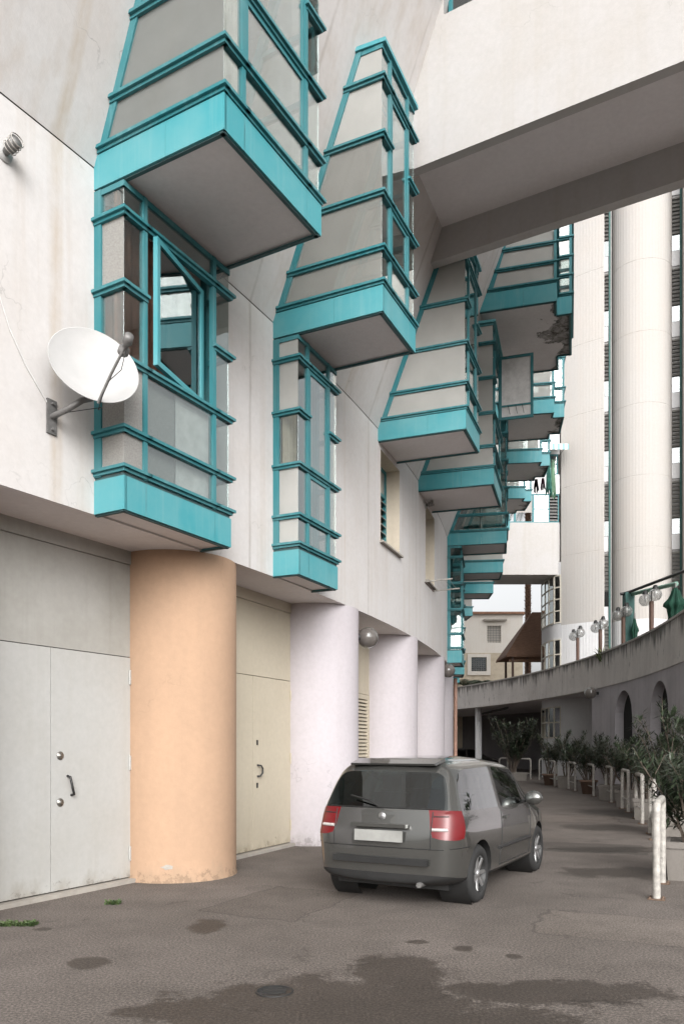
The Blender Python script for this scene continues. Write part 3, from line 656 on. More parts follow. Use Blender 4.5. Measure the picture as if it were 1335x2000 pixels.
m2.box((hx0, 10.62, hz0), (hx0 + .06, 10.68, hz1), BX).box((hx1 - .06, 10.62, hz0), (hx1, 10.68, hz1), BX).box((hx0 + .06, 10.621, hz0), (hx1 - .06, 10.679, hz0 + .06), BX).box((hx0 + .06, 10.621, hz1 - .06), (hx1 - .06, 10.679, hz1), BX)
wn = m2.build('window', 'teal_dark', BR)
MB().box((hx0 + .06, 10.645, hz0 + .06), (hx1 - .06, 10.655, hz1 - .06), BX).build('pane', 'glass_dark', wn)

# ------------------------------------------------------------------ fluted towers on the right
T = thing('fluted_tower_building', 'tall beige fluted concrete towers standing side by side behind the terrace', 'building', (14.2, 37.5, 0))
ZB, FH, ZT = 7.5, 3.32, 34
def fluted(name, pts_fn, L, z0, z1, mat, joints=True, period=.145, amp=.0045):
    n = max(8, int(L / period * 4)); zs = [z0]
    if joints:
        z = ZB + FH
        while z < z1:
            if z > z0: zs += [z - .02, z - .012, z + .012, z + .02]
            z += FH
    zs.append(z1); rows = []
    for z in zs:
        g = 0
        if joints:
            q = (z - ZB) / FH; g = -.009 if abs(q - round(q)) * FH < .015 and z > z0 + .1 and z < z1 - .1 else 0
        row = []
        for k in range(n + 1):
            p, nr = pts_fn(k / n); a = (0, amp, amp, 0)[k % 4]
            row.append(p + nr * (a + g) + Vector((0, 0, z)))
        rows.append(row)
    return MB().grid(rows, False).build(name, mat, T)
def cyl(cx, cy, r, a0, a1):
    def f(t):
        a = rad(a0 + (a1 - a0) * t); nr = Vector((math.cos(a), math.sin(a), 0)); return Vector((cx, cy, 0)) + nr * r, nr
    return f, abs(rad(a1 - a0)) * r
TOW = [(14.27, 37.7, 1.395), (16.95, 35.7, 1.4), (18.9, 33.0, 1.62), (20.6, 30.0, 1.62)]
for (cx, cy, r) in TOW:
    f, L = cyl(cx, cy, r, 120, 420)
    fluted('tower_shaft', f, L, ZB, ZT, 'tower'); fluted('tower_base', f, L, 0, ZB - .004, 'tower_white', False)
    MB().lathe([(r, ZT), (0, ZT)], 32, Matrix.Translation((cx, cy, 0))).build('tower_roof', 'tower', T)
# the wider first tower: convex wall between two corners
def arc2(a, b, bulge):
    a, b = Vector((*a, 0)), Vector((*b, 0)); L = (b - a).length; nr0 = Vector(((b - a).y, -(b - a).x, 0)).normalized()
    def f(t):
        p = a.lerp(b, t) + nr0 * bulge * 4 * t * (1 - t); q = (nr0 - (b - a).normalized() * bulge * 4 * (1 - 2 * t) * -1 / L * -1).normalized(); return p, q
    return f, L
f, L = arc2((10.66, 38.42), (12.28, 37.0), .12)
fluted('tower_shaft', f, L, ZB, ZT, 'tower'); fluted('tower_base', f, L, 0, ZB - .004, 'tower_white', False)
MB().box((12.281, 37.0, 0), (12.30, 37.9, ZT), Matrix.Identity(4)).build('tower_flank', 'tower', T)
MB().box((10.75, 40.95, 0), (22.5, 41.2, ZT), Matrix.Identity(4)).build('rear_wall', 'tower', T)
# slit window strips between towers
def slit(a, b, nm):
    a, b = Vector((*a, 0)), Vector((*b, 0)); t = (b - a).normalized(); nn = Vector((t.y, -t.x, 0)); L = (b - a).length
    X = Matrix.Identity(4)
    for k, c in enumerate((t, nn, Vector((0, 0, 1)))):
        for j in range(3): X[j][k] = c[j]
    for j in range(3): X[j][3] = a[j]
    fr_ = MB().box((0, -.1, 0), (L, -.06, ZT), X).build('slit_wall', 'steel', T)
    MB().box((L - .13, -.05, 0), (L - .05, .05, ZT - .1), X).build('mullion', 'green_metal', fr_)
    z = ZB - FH
    while z < ZT - FH:
        MB().box((0, -.05, z + .02), (L - .135, -.02, z + .72), X).build('spandrel', 'tower_white', fr_)
        MB().box((0, -.045, z + .74), (L - .135, -.03, z + 1.45), X).build('pane', 'glass_dark', fr_)
        lm = MB()
        for j in range(10):
            zz = z + 1.5 + j * .18
            lm.hexa([X @ Vector(p) for p in ((0, -.055, zz + .1), (L - .135, -.055, zz + .1), (L - .135, -.05, zz + .112), (0, -.05, zz + .112))],
                    [X @ Vector(p) for p in ((0, .03, zz), (L - .135, .03, zz), (L - .135, .035, zz + .012), (0, .035, zz + .012))])
        o = lm.build('louvre_blades', 'brass', fr_); o['kind'] = 'stuff'
        z += FH
slit((12.302, 37.42), (12.74, 37.28), 's1'); slit((15.45, 36.95), (15.90, 36.80), 's2'); slit((17.75, 34.55), (18.2, 34.3), 's3')
# curved window wall of the first tower under the far bridge
cw = [(10.66, 38.42), (10.42, 38.75), (10.31, 39.3), (10.30, 40.0), (10.36, 40.95)]
NW = [(0, 2.0), (3.55, 5.35), (6.85, 7.62), (9.98, 10.6)]
for za, zb in NW:
    MB().grid([[Vector((x, y, z)) for x, y in cw] for z in (za, zb)]).build('curved_wall', 'tower_white', T)
for wi, (za, zb, nr) in enumerate(((2.0, 3.55, 2), (5.35, 6.85, 2), (7.62, 9.98, 4))):
    for (a, b) in zip(cw, cw[1:]):
        a, b = Vector((*a, 0)), Vector((*b, 0)); t = (b - a).normalized(); nn = Vector((-t.y, t.x, 0)) ; L = (b - a).length
        X = Matrix.Identity(4)
        for k, c in enumerate((t, nn, Vector((0, 0, 1)))):
            for j in range(3): X[j][k] = c[j]
        for j in range(3): X[j][3] = a[j]
        m2 = MB().box((0, -.03, za), (.05, .03, zb), X).box((L - .05, -.03, za), (L, .03, zb), X)
        for k in range(nr + 1):
            z = za + (zb - za - .06) * k / nr; m2.box((.05, -.028, z), (L - .05, .028, z + .06), X)
        wn = m2.build('window', plaster('cream_frame', (.62, .58, .50, 1), (.4, .37, .3, 1)) if 'cream_frame' not in bpy.data.materials else bpy.data.materials['cream_frame'], T)
        MB().box((.05, -.006, za + .06), (L - .05, .006, zb - .06), X).build('pane', 'glass_dark', wn)

# ------------------------------------------------------------------ far bridge block
FB = thing('bridge_block', 'white building block spanning the street between curved facade and fluted towers', 'building', (8, 39, 10))
MB().box((2.0, 38.55, 10.0), (10.64, 40.9, 12.55)).build('lower_wall', 'bridge', FB)
MB().box((2.0, 38.55, 13.95), (10.64, 40.9, 14.9)).build('upper_wall', 'tower_white', FB)
MB().box((2.0, 38.55, 15.9), (10.64, 40.9, 30)).build('upper_wall', 'tower_white', FB)
MB().box((2.0, 38.55, 14.9), (9.75, 40.9, 15.9)).build('upper_wall', 'tower_white', FB)
xs = [7.0, 7.75, 8.45, 9.35, 10.6]
for i, (xa, xb) in enumerate(zip(xs, xs[1:])):
    m2 = MB().box((xa, 38.57, 12.55), (xa + .05, 38.64, 13.95)).box((xb - .05, 38.57, 12.55), (xb - .001, 38.64, 13.95)).box((xa + .05, 38.575, 12.55), (xb - .05, 38.635, 12.61)).box((xa + .05, 38.575, 13.89), (xb - .05, 38.635, 13.95))
    if i == 3: m2.box((10.10, 38.575, 12.61), (10.15, 38.635, 13.89)); m2.box((xa + .05, 38.576, 13.2), (10.10, 38.634, 13.25))
    wn = m2.build('window', 'teal_dark', FB)
    if i < 3: MB().box((xa + .05, 38.60, 13.05), (xb - .05, 38.61, 13.89)).build('roller_blind', plaster('blind', (.40, .38, .36, 1), (.3, .28, .27, 1)) if 'blind' not in bpy.data.materials else bpy.data.materials['blind'], wn)
    else: MB().box((xa + .05, 38.60, 12.61), (10.10, 38.61, 13.89)).build('pane', 'glass_dark', wn)
for j in range(8):
    z = 12.64 + j * .155; MB().hexa([(10.15, 38.66, z + .1), (10.55, 38.66, z + .1), (10.55, 38.66, z + .115), (10.15, 38.66, z + .115)], [(10.15, 38.57, z), (10.55, 38.57, z), (10.55, 38.57, z + .015), (10.15, 38.57, z + .015)]).build('louvre', 'steel', FB)
MB().box((10.15, 38.70, 12.6), (10.55, 38.72, 13.9)).build('louvre_backing', 'dark', FB)
m2 = MB().box((9.8, 38.57, 14.9), (9.86, 38.64, 15.9)).box((10.5, 38.57, 14.9), (10.56, 38.64, 15.9)).box((9.86, 38.575, 14.9), (10.5, 38.635, 14.97)).box((9.86, 38.575, 15.83), (10.5, 38.635, 15.9)).box((9.86, 38.576, 15.4), (10.5, 38.634, 15.46)).box((10.15, 38.577, 14.97), (10.2, 38.633, 15.83))
wn = m2.build('window', 'teal_dark', FB); MB().box((9.86, 38.6, 14.97), (10.5, 38.61, 15.83)).build('pane', 'glass_dark', wn)
MB().box((2.0, 40.7, 12.55), (6.9, 40.9, 13.95)).build('rear_wall', 'interior', FB)

# ------------------------------------------------------------------ terrace with parapet, arcade and recess
TR = thing('curved_terrace', 'curved raised terrace with stained concrete parapet and arched mauve wall below', 'terrace', P(53.7, 0))
RP, Z1, Z0, ZS = 53.7, 5.34, 4.10, 3.93
pz = [-19 + .5 * i for i in range(107)]
def ring(name, prof, phl, mat, parent=TR):
    return MB().grid([[P(r, ph, z) for ph in phl] for r, z in prof], False).build(name, mat, parent)
# parapet in cast lengths with open joints
edges = [-19, -14.4, -8.9, -3.2, 2.3, 7.8, 13.2, 18.5, 24, 29, 34]
for a, b in zip(edges, edges[1:]):
    g = .006; n = 12; phl = [a + g + (b - a - 2 * g) * k / n for k in range(n + 1)]
    zj = lambda ph: 0
    ring('parapet_panel', [(RP, Z0), (RP, Z1 - .07), (RP + .2, Z1 - .07), (RP + .2, Z0 - .1)], phl, 'parapet')
ring('coping', [(RP - .03, Z1 - .068), (RP - .03, Z1), (RP + .24, Z1), (RP + .24, Z1 - .068), (RP - .03, Z1 - .068)], pz, plaster('coping_concrete', (.55, .52, .49, 1), (.25, .23, .21, 1), .4, .3))
ring('slab_edge', [(RP + .30, ZS), (RP - .035, ZS), (RP - .035, Z0 - .004), (RP + .02, Z0 - .004)], pz, 'parapet')
ring('terrace_slab', [(RP + .2, 4.3), (63, 4.3)], pz, 'threshold')
ring('recess_soffit', [(RP + .3, ZS + .001), (63, ZS + .001)], pz, 'soffit')
# arcade wall with two arches, left end at px 1155
ARC = [(-7.72, 1.05), (-3.18, 1.05), (-12.3, 1.05)]
PE = 0.92
def arcade():
    hz, top = 2.95, 3.62
    cols = [-19 + .1 * i for i in range(int((PE + 19) / .1) + 1)] + [PE]
    m = MB(); nr_ = [MB() for q in ARC]
    def which(ph): return min(range(len(ARC)), key=lambda q: abs(ARC[q][0] - ph))
    def zarch(ph):
        for c, hw in ARC:
            x = math.radians(ph - c) * RP
            if abs(x) < hw: return 2.58 + math.sqrt(hw * hw - x * x)
        return 0
    for a, b in zip(cols, cols[1:]):
        if b - a < 1e-4: continue
        za, zb = zarch(a), zarch(b)
        m.add([P(RP, a, za), P(RP, b, zb), P(RP, b, ZS), P(RP, a, ZS)], [(0, 1, 2, 3)])
        if za or zb: nr_[which(a)].add([P(RP, a, za), P(RP, b, zb), P(RP + .32, b, zb), P(RP + .32, a, za)], [(0, 1, 2, 3)])
    m.add([P(RP, PE, 0), P(RP + 4, PE, 0), P(RP + 4, PE, ZS), P(RP, PE, ZS)], [(0, 1, 2, 3)])
    m.add([P(RP, -19, 0), P(RP + 9, -19, 0), P(RP + 9, -19, ZS), P(RP, -19, ZS)], [(0, 1, 2, 3)])
    w_ = m.build('arcade_wall', 'arcade', TR)
    for c, hw in ARC:
        e = math.degrees(hw / RP)
        n2 = nr_[which(c)]
        for ph in (c - e, c + e): n2.add([P(RP, ph, 0), P(RP + .32, ph, 0), P(RP + .32, ph, 2.58), P(RP, ph, 2.58)], [(0, 1, 2, 3)])
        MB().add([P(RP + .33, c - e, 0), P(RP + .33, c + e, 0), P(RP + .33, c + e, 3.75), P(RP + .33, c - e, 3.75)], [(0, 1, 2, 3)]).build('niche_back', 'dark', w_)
        n2.build('arch_reveal', 'arcade', w_)
arcade()
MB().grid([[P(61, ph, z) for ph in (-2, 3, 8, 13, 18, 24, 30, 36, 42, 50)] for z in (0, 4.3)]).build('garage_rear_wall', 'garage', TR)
for ph in (17.6, 24): MB().lathe([(.2, 0), (.2, ZS)], 24, Matrix.Translation(P(RP + .55, ph))).build('round_pier', 'tower_white', TR)
for z in (3.7,): MB().box((9.2, 44, z), (9.3, 52, z + .1)).build('ceiling_pipe', 'dark', TR)

# ------------------------------------------------------------------ beyond the bridge: house, pavilion, palm
HS = thing('far_house', 'sunlit cream house with grilled window seen through the gap under the far block', 'house', (12, 62, 0))
def wall_holes(x0, x1, z0, z1, y, holes, name, mat, parent):
    xs = sorted(set([x0, x1] + [q for h in holes for q in h[:2]])); zs = sorted(set([z0, z1] + [q for h in holes for q in h[2:]])); m = MB()
    for xa, xb in zip(xs, xs[1:]):
        for za, zb in zip(zs, zs[1:]):
            if any(h[0] <= xa and xb <= h[1] and h[2] <= za and zb <= h[3] for h in holes): continue
            m.add([(xa, y, za), (xb, y, za), (xb, y, zb), (xa, y, zb)], [(0, 1, 2, 3)])
    for (xa, xb, za, zb) in holes:
        for q in ([(xa, y, za), (xa, y + .3, za), (xa, y + .3, zb), (xa, y, zb)], [(xb, y, za), (xb, y + .3, za), (xb, y + .3, zb), (xb, y, zb)], [(xa, y, za), (xb, y, za), (xb, y + .3, za), (xa, y + .3, za)], [(xa, y, zb), (xb, y, zb), (xb, y + .3, zb), (xa, y + .3, zb)]):
            m.add(q, [(0, 1, 2, 3)])
    return m.build(name, mat, parent)
h1 = (10.15, 11.35, 7.5, 8.6); h2 = (11.4, 12.5, 9.75, 11.1)
wall_holes(5, 14.2, 0, 8.95, 62, [h1], 'stone_wall', 'house_stone', HS)
wall_holes(5, 14.2, 8.95, 12.0, 62, [(11.4, 12.5, 9.75, 11.1)], 'upper_wall', 'house_white', HS)
MB().add([(14.2, 62, 0), (14.2, 72, 0), (14.2, 72, 12), (14.2, 62, 12)], [(0, 1, 2, 3)]).build('side_wall', 'house_white', HS)
MB().box((4.8, 61.75, 12.0), (14.4, 72, 12.16)).build('roof', 'tile', HS)
MB().box((9.85, 61.9, 7.2), (11.65, 61.995, 7.5)).box((9.85, 61.9, 8.6), (11.65, 61.995, 8.85)).box((9.85, 61.9, 7.5), (10.15, 61.995, 8.6)).box((11.35, 61.9, 7.5), (11.65, 61.995, 8.6)).build('window_surround', 'house_white', HS)
MB().box((11.1, 61.7, 11.45), (12.9, 62, 11.58)).build('canopy', 'threshold', HS)
for hh in (h1, h2):
    wn = MB().box((hh[0], 62.2, hh[2]), (hh[1], 62.24, hh[3])).build('window', 'glass_dark' if hh is h1 else 'house_white', HS)
    m2 = MB()
    for k in range(1, 9): x = hh[0] + (hh[1] - hh[0]) * k / 9; m2.box((x - .015, 62.05, hh[2]), (x + .015, 62.08, hh[3]))
    for k in range(1, 7): z = hh[2] + (hh[3] - hh[2]) * k / 7; m2.box((hh[0], 62.04, z - .012), (hh[1], 62.05, z + .012))
    m2.build('grille', 'steel', wn)
PV = thing('timber_pavilion', 'brown timber pavilion roof on slim posts behind the terrace', 'pavilion', (10.2, 46, 4.3))
x0, x1, y0, y1, ze, zr = 9.38, 15.5, 45.0, 48.0, 6.72, 9.4
r0, r1 = (11.2, 46.5, zr), (14, 46.5, zr)
c = [(x0, y0, ze), (x1, y0, ze), (x1, y1, ze), (x0, y1, ze)]
v = c + [r0, r1]; vt = [(a, b, z + .12) for a, b, z in v]
m2 = MB(); fs = [(0, 1, 5, 4), (1, 2, 5), (2, 3, 4, 5), (3, 0, 4)]
m2.add(v, [f[::-1] for f in fs]); m2.add(vt, fs)
for i in range(4): m2.add([v[i], v[(i + 1) % 4], vt[(i + 1) % 4], vt[i]], [(0, 1, 2, 3)])
m2.build('roof', 'wood', PV)
for k in range(9):
    t = k / 8; a = Vector(c[3]).lerp(Vector(c[0]), t); b = Vector(r0)
    a = a + Vector((.0, 0, -.02)); MB().tube([a, a.lerp(b, .96) + Vector((0, 0, -.05))], .045, 6).build('rafter', 'wood', PV)
for k in range(6):
    a = Vector(c[0]).lerp(Vector(c[1]), (k + .5) / 6); b = Vector(r0).lerp(Vector(r1), k / 5); MB().tube([a + Vector((0, 0, -.03)), b + Vector((0, 0, -.06))], .045, 6).build('rafter', 'wood', PV)
for x, y in ((9.78, 45.2), (10.75, 45.8), (9.9, 47.7), (14.5, 45.2)): MB().box((x - .06, y - .06, 4.3), (x + .06, y + .06, 6.75)).build('post', 'brown_metal', PV)
MB().box((9.6, 45.3, 6.45), (14.8, 45.42, 6.6)).build('tie_beam', 'wood', PV)
PT = thing('palm_tree', 'tall shaggy palm trunk rising behind the timber pavilion', 'palm tree', (11.9, 50.5, 4.3))
m2 = MB(); m2.tube([(11.9, 50.5, z) for z in (4.3, 6, 8, 12, 17)], [.24, .2, .19, .18, .18], 14); m2.build('trunk', 'trunk', PT)
m2 = MB()
for k in range(520):
    z = 4.4 + k * .0242; a = k * 2.399; r0_ = .18; d = Vector((math.cos(a), math.sin(a), 0)); p = Vector((11.9, 50.5, z)) + d * r0_; sd_ = Vector((-d.y, d.x, 0)) * .05
    q = p + d * random.uniform(.05, .12) + Vector((0, 0, random.uniform(.05, .14)))
    m2.add([p - sd_, p + sd_, q + sd_ * .5, q - sd_ * .5], [(0, 1, 2, 3)])
o = m2.build('bark_boots', 'trunk', PT); o['kind'] = 'stuff'
def frond(m, base, dirv, L, droop, nl=26, ll=.45):
    d = Vector(dirv).normalized(); pts = []
    for k in range(nl + 1):
        t = k / nl; pts.append(Vector(base) + Vector((d.x, d.y, 0)) * L * t + Vector((0, 0, d.z * L * t - droop * t * t)))
    m.tube(pts[::2], [.018 * (1 - .8 * i / (len(pts[::2]) - 1)) for i in range(len(pts[::2]))], 5)
    sdv = Vector((-d.y, d.x, 0)).normalized()
    for k in range(2, nl):
        t = k / nl; le = ll * math.sin(math.pi * (.12 + .85 * t)); fw = (pts[k + 1] - pts[k]).normalized()
        for s in (-1, 1):
            e = pts[k] + (sdv * s * .75 + fw * .6 + Vector((0, 0, -.18))).normalized() * le
            m.add([pts[k] - fw * .03, pts[k] + fw * .03, e], [(0, 1, 2)])
m2 = MB()
for k in range(26):
    a = k * 2.4; el = .2 + .8 * random.random(); frond(m2, (11.9, 50.5, 17), (math.cos(a), math.sin(a), el), 2.4, 1.6 + random.random())
m2.build('crown', 'palm_leaf', PT)
for bi, (px_, Y_, lab) in enumerate(((905, 50.3, 'low palm plant with arching fronds at the left end of the parapet'), (938, 50.0, 'smaller feathery palm in front of the cream house'))):
    x = (px_ - 667) / 1540 * Y_; p_ = thing('palm_plant', lab, 'palm', (x, Y_, 4.3)); m2 = MB()
    for k in range(18):
        a = k * 2.4 + bi; frond(m2, (x, Y_, 5.45), (math.cos(a), math.sin(a), .55 + .5 * random.random()), 1.7 - .2 * bi, .9, 18, .45)
    m2.build('fronds', 'palm_leaf', p_); MB().tube([(x, Y_, 4.3), (x, Y_, 5.5)], [.16, .1], 10).build('trunk', 'trunk', p_)
rl = thing('iron_railing', 'dark arched iron railing at the left end of the parapet', 'railing', (9, 49.8, 4.3)); m2 = MB()
pp = [(8.25 + .26 * k, 49.8, 5.72 - .03 * (k - 3) ** 2 * .4) for k in range(8)]
m2.tube(pp, .022, 6); m2.tube([(a, b, 5.42) for a, b, z in pp], .016, 6); m2.build('rail', 'black', rl)
for a, b, z in pp: MB().tube([(a, b, 4.3), (a, b, z)], .016, 6).build('baluster', 'black', rl)
m2 = MB()
for k in range(7): m2.tube([(pp[k][0], 49.8, 5.42), (pp[k + 1][0], 49.8, pp[k + 1][2])], .008, 5); m2.tube([(pp[k + 1][0], 49.8, 5.42), (pp[k][0], 49.8, pp[k][2])], .008, 5)
m2.build('lattice', 'black', rl)

# ------------------------------------------------------------------ lamps
def px2(px, Y): return (px - 667) / 1540 * Y
def zat(py, Y): return 1.6 + (1458 - py) / 1540 * Y
def globe_prof(r, n=12, lo=-.94): return [(r * math.cos(a), r * math.sin(a)) for a in [math.asin(lo) + (math.pi / 2 - math.asin(lo)) * k / n for k in range(n + 1)]]
def wall_lamp(pt, nrm, r, label):
    pt = Vector(pt); nrm = Vector(nrm).normalized(); o = thing('wall_lamp', label, 'lamp', pt, 'globe lamps on walls')
    MB().lathe([(.0, .03), (.06, .03), (.07, 0), (.0, 0)], 16, Matrix.Translation(pt) @ nrm.to_track_quat('Z', 'Y').to_matrix().to_4x4()).build('wall_plate', 'black', o)
    MB().tube([pt + nrm * .02, pt + nrm * .11], [.05, .06], 12).build('lamp_holder', 'black', o)
    X = Matrix.Translation(pt + nrm * (.09 + r)) @ (-nrm).to_track_quat('Z', 'Y').to_matrix().to_4x4()
    MB().lathe(globe_prof(r), 24, X @ Matrix.Rotation(math.pi, 4, 'X')).build('globe', 'globe_smoke', o)
    MB().lathe([(.0, .1), (.035, .08), (.045, .03), (.02, -.02), (.02, -.06), (0, -.06)], 12, Matrix.Translation(pt + nrm * (.06 + r))).build('bulb', 'white_sheet', o)
f2 = Fr(COLP[2], 46.65); d = (f2.n * .66 + f2.t * .75).normalized(); wall_lamp(f2.o + d * .745 + Vector((0, 0, 3.50)), d, .185, 'smoked globe lamp on the lilac column nearest the orange column')
f2 = Fr(COLP[4], 46.65); d = (f2.n * .75 + f2.t * .66).normalized(); wall_lamp(f2.o + d * .745 + Vector((0, 0, 3.62)), d, .19, 'smoked globe lamp at the far end of the lilac columns')
wall_lamp(P(RP - .002, .10, zat(1354, 31.6)), P(0, .1) - P(1, .1) + Vector((-.6, -.3, 0)), .24, 'globe lamp on the mauve wall left of the arches')
LAMPS = [(1127, 34.6, 1237, 'nearest to the far block'), (1171, 31.9, 1220, 'beside the yucca'), (1216, 29.0, 1195, 'beside the dark green post'), (1271, 25.6, 1163, 'rightmost, below the pale green beam')]
for px, Y, gy, where in LAMPS:
    Y += .35; x = px2(px, Y); zt = zat(gy, Y)
    o = thing('terrace_lamp', 'twin glass globe lamp on brown terrace post, ' + where, 'lamp', (x, Y, 4.3), 'terrace lamps')
    MB().tube([(x, Y, 4.3), (x, Y, zt - .2)], .075, 12).build('post', 'brown_metal', o)
    for dx, dy, dz in ((.08, -.12, .0), (-.10, .28, -.10)):
        g = MB().lathe(globe_prof(.21), 20, Matrix.Translation((x + dx, Y + dy, zt + dz)) @ Matrix.Rotation(math.pi, 4, 'X')).build('globe', 'globe', o)
        MB().lathe([(0, .33), (.06, .31), (.09, .22), (.09, .17)], 14, Matrix.Translation((x + dx, Y + dy, zt + dz))).build('globe_cap', 'black', g)
        MB().tube([(x + dx, Y + dy, zt + dz + .2), (x + dx, Y + dy, zt + dz - .06)], .03, 8).build('lamp_bulb', 'white_sheet', g)
    MB().tube([(x, Y, zt - .2), (x, Y, zt + .2), (x + .12, Y - .1, zt + .3)], .02, 6).build('arm', 'black', o)
# green sun-shade structure and closed parasols
Y = 29.6; x = px2(1226, Y)
gp = thing('green_sunshade_frame', 'dark green post carrying long beams over the terrace', 'sunshade frame', (x, Y, 4.3))
MB().box((x - .17, Y - .17, 4.3), (x + .17, Y + .17, zat(1158, Y))).build('post', 'green_metal', gp)
zt = zat(1158, Y); Y2 = 24.5
MB().tube([(x - .3, Y, zt - .05), (x, Y, zt + .02), (px2(1345, Y2), Y2, zat(1112, Y2))], .055, 8).build('boom', 'black', gp)
MB().tube([(x + .1, Y, zt - .06), (px2(1320, 26), 26, zat(1140, 26))], .075, 8).build('beam', 'green_pale', gp)
def parasol(px, Y, ytop, ybot, wmax, label):
    x = px2(px, Y); zt = zat(ytop, Y); zb = zat(ybot, Y); o = thing('closed_parasol', label, 'parasol', (x, Y, 4.3), 'closed green parasols')
    MB().tube([(x, Y, 4.3), (x, Y, zt + .12)], .03, 8).build('pole', 'steel', o)
    n = 32; rows = []
    H_ = zt - zb
    for t, r in ((0, .05), (.12, .35), (.3, .62), (.42, .95), (.5, 1.0), (.56, .72), (.7, .66), (.85, .62), (1, .5)):
        rows.append([Vector((x + wmax * r * (1 + .32 * math.cos(8 * a + t * 3)) * math.cos(a), Y + wmax * r * (1 + .32 * math.cos(8 * a + t * 3)) * math.sin(a), zt - H_ * t)) for a in [2 * math.pi * k / n for k in range(n + 1)]])
    MB().grid(rows).build('canopy', 'green', o)
parasol(1318, 25.8, 1146, 1222, .30, 'closed green parasol at the right edge of the terrace')
parasol(1238, 29.2, 1204, 1262, .12, 'thin furled green parasol next to the dark green post')
m2 = MB()
Yp = 31.4; xp = px2(1184, Yp)
for k in range(90):
    a = random.uniform(0, 6.28); L = random.uniform(.4, 1.0); e = random.uniform(.5, 1.4); d = Vector((math.cos(a) * math.cos(e), math.sin(a) * math.cos(e), math.sin(e)))
    b = Vector((xp + random.uniform(-.25, .25), Yp + random.uniform(-.1, .1), 4.95)); s_ = Vector((-d.y, d.x, 0)).normalized() * .025; mdl = b + d * L * .6; tp = b + d * L + Vector((0, 0, -.15 * L))
    m2.add([b - s_, b + s_, mdl + s_ * .8, mdl - s_ * .8, tp], [(0, 1, 2, 3), (3, 2, 4)])
yu = thing('spiky_plant', 'small spiky yellow-green plant growing at the parapet by a lamp post', 'plant', (xp, Yp, 4.3)); m2.build('blades', 'leaf_light', yu)
MB().lathe([(.0, 4.3), (.16, 4.3), (.24, 4.95), (.0, 4.93)], 16, Matrix.Translation((xp, Yp, 0))).build('pot', 'terracotta', yu)

# ------------------------------------------------------------------ planters, oleanders, rails
def leaf_cloud(m, stems, nleaf, ll):
    for k in range(nleaf):
        st = random.choice(stems); t = random.random() ** .8 * .76 + .24
        i = t * (len(st) - 1); a = int(min(i, len(st) - 2)); p = st[a].lerp(st[a + 1], i - a); ax = (st[a + 1] - st[a]).normalized()
        an = random.uniform(0, 6.28); o1 = ax.orthogonal().normalized(); o2 = ax.cross(o1); d = (o1 * math.cos(an) + o2 * math.sin(an)) * random.uniform(.7, 1.1) + ax * random.uniform(.15, .9)
        d = d.normalized(); L = ll * random.uniform(.65, 1.2); s_ = d.cross(Vector((0, 0, 1)))
        if s_.length < .05: s_ = Vector((1, 0, 0))
        s_ = s_.normalized() * L * .085; dn = Vector((0, 0, -1)) * L * random.uniform(.02, .22)
        p = p + d * random.uniform(0, .03)
        m.add([p, p + d * L * .45 + s_ + dn * .3, p + d * L * .45 - s_ + dn * .3, p + d * L + dn], [(0, 1, 2), (1, 3, 2)])
def make_shrub(hgt, spread, nst, nleaf, ll, seed):
    random.seed(seed); stems = []; sm = MB()
    for k in range(nst):
        a = random.uniform(0, 6.28); s = random.uniform(.25, 1) * spread; h = hgt * random.uniform(.62, 1.0); p = Vector((math.cos(a) * .08, math.sin(a) * .08, 0)); st = [p]
        for j in range(1, 6):
            t = j / 5; st.append(Vector((math.cos(a) * (.08 + s * t ** 1.3) + random.uniform(-.04, .04), math.sin(a) * (.08 + s * t ** 1.3) + random.uniform(-.04, .04), h * t)))
        stems.append(st); sm.tube(st, [.016, .014, .012, .009, .006, .003], 5)
        for q in range(3):
            b = st[random.randint(2, 4)]; a2 = random.uniform(0, 6.28); e = b + Vector((math.cos(a2) * .22, math.sin(a2) * .22, random.uniform(.15, .4))); tw = [b, b.lerp(e, .5) + Vector((0, 0, -.02)), e]; stems.append(tw); sm.tube(tw, [.007, .005, .003], 4)
    lm_ = MB(); leaf_cloud(lm_, stems, nleaf, ll); return sm, lm_
def mesh_of(mb, name, mat):
    me = bpy.data.meshes.new(name); me.from_pydata([tuple(v) for v in mb.v], [], mb.f); me.update(); me.materials.append(M[mat]); return me
VAR = []
for sp in ((1.5, .68, 15, 3200, .15, 11), (1.5, .70, 15, 3200, .15, 12), (1.15, .58, 18, 3000, .18, 13), (2.1, .60, 13, 2700, .17, 14), (1.45, .75, 16, 3400, .16, 15), (2.75, 1.25, 30, 7000, .2, 16)):
    a, b = make_shrub(*sp); VAR.append((mesh_of(a, 'stems', 'bark'), mesh_of(b, 'foliage', 'leaf')))
random.seed(5)
def rot(o, x, y, z, rz, s=1): o.location = (x, y, z); o.rotation_euler = (0, 0, rz); o.scale = (s, s, s)
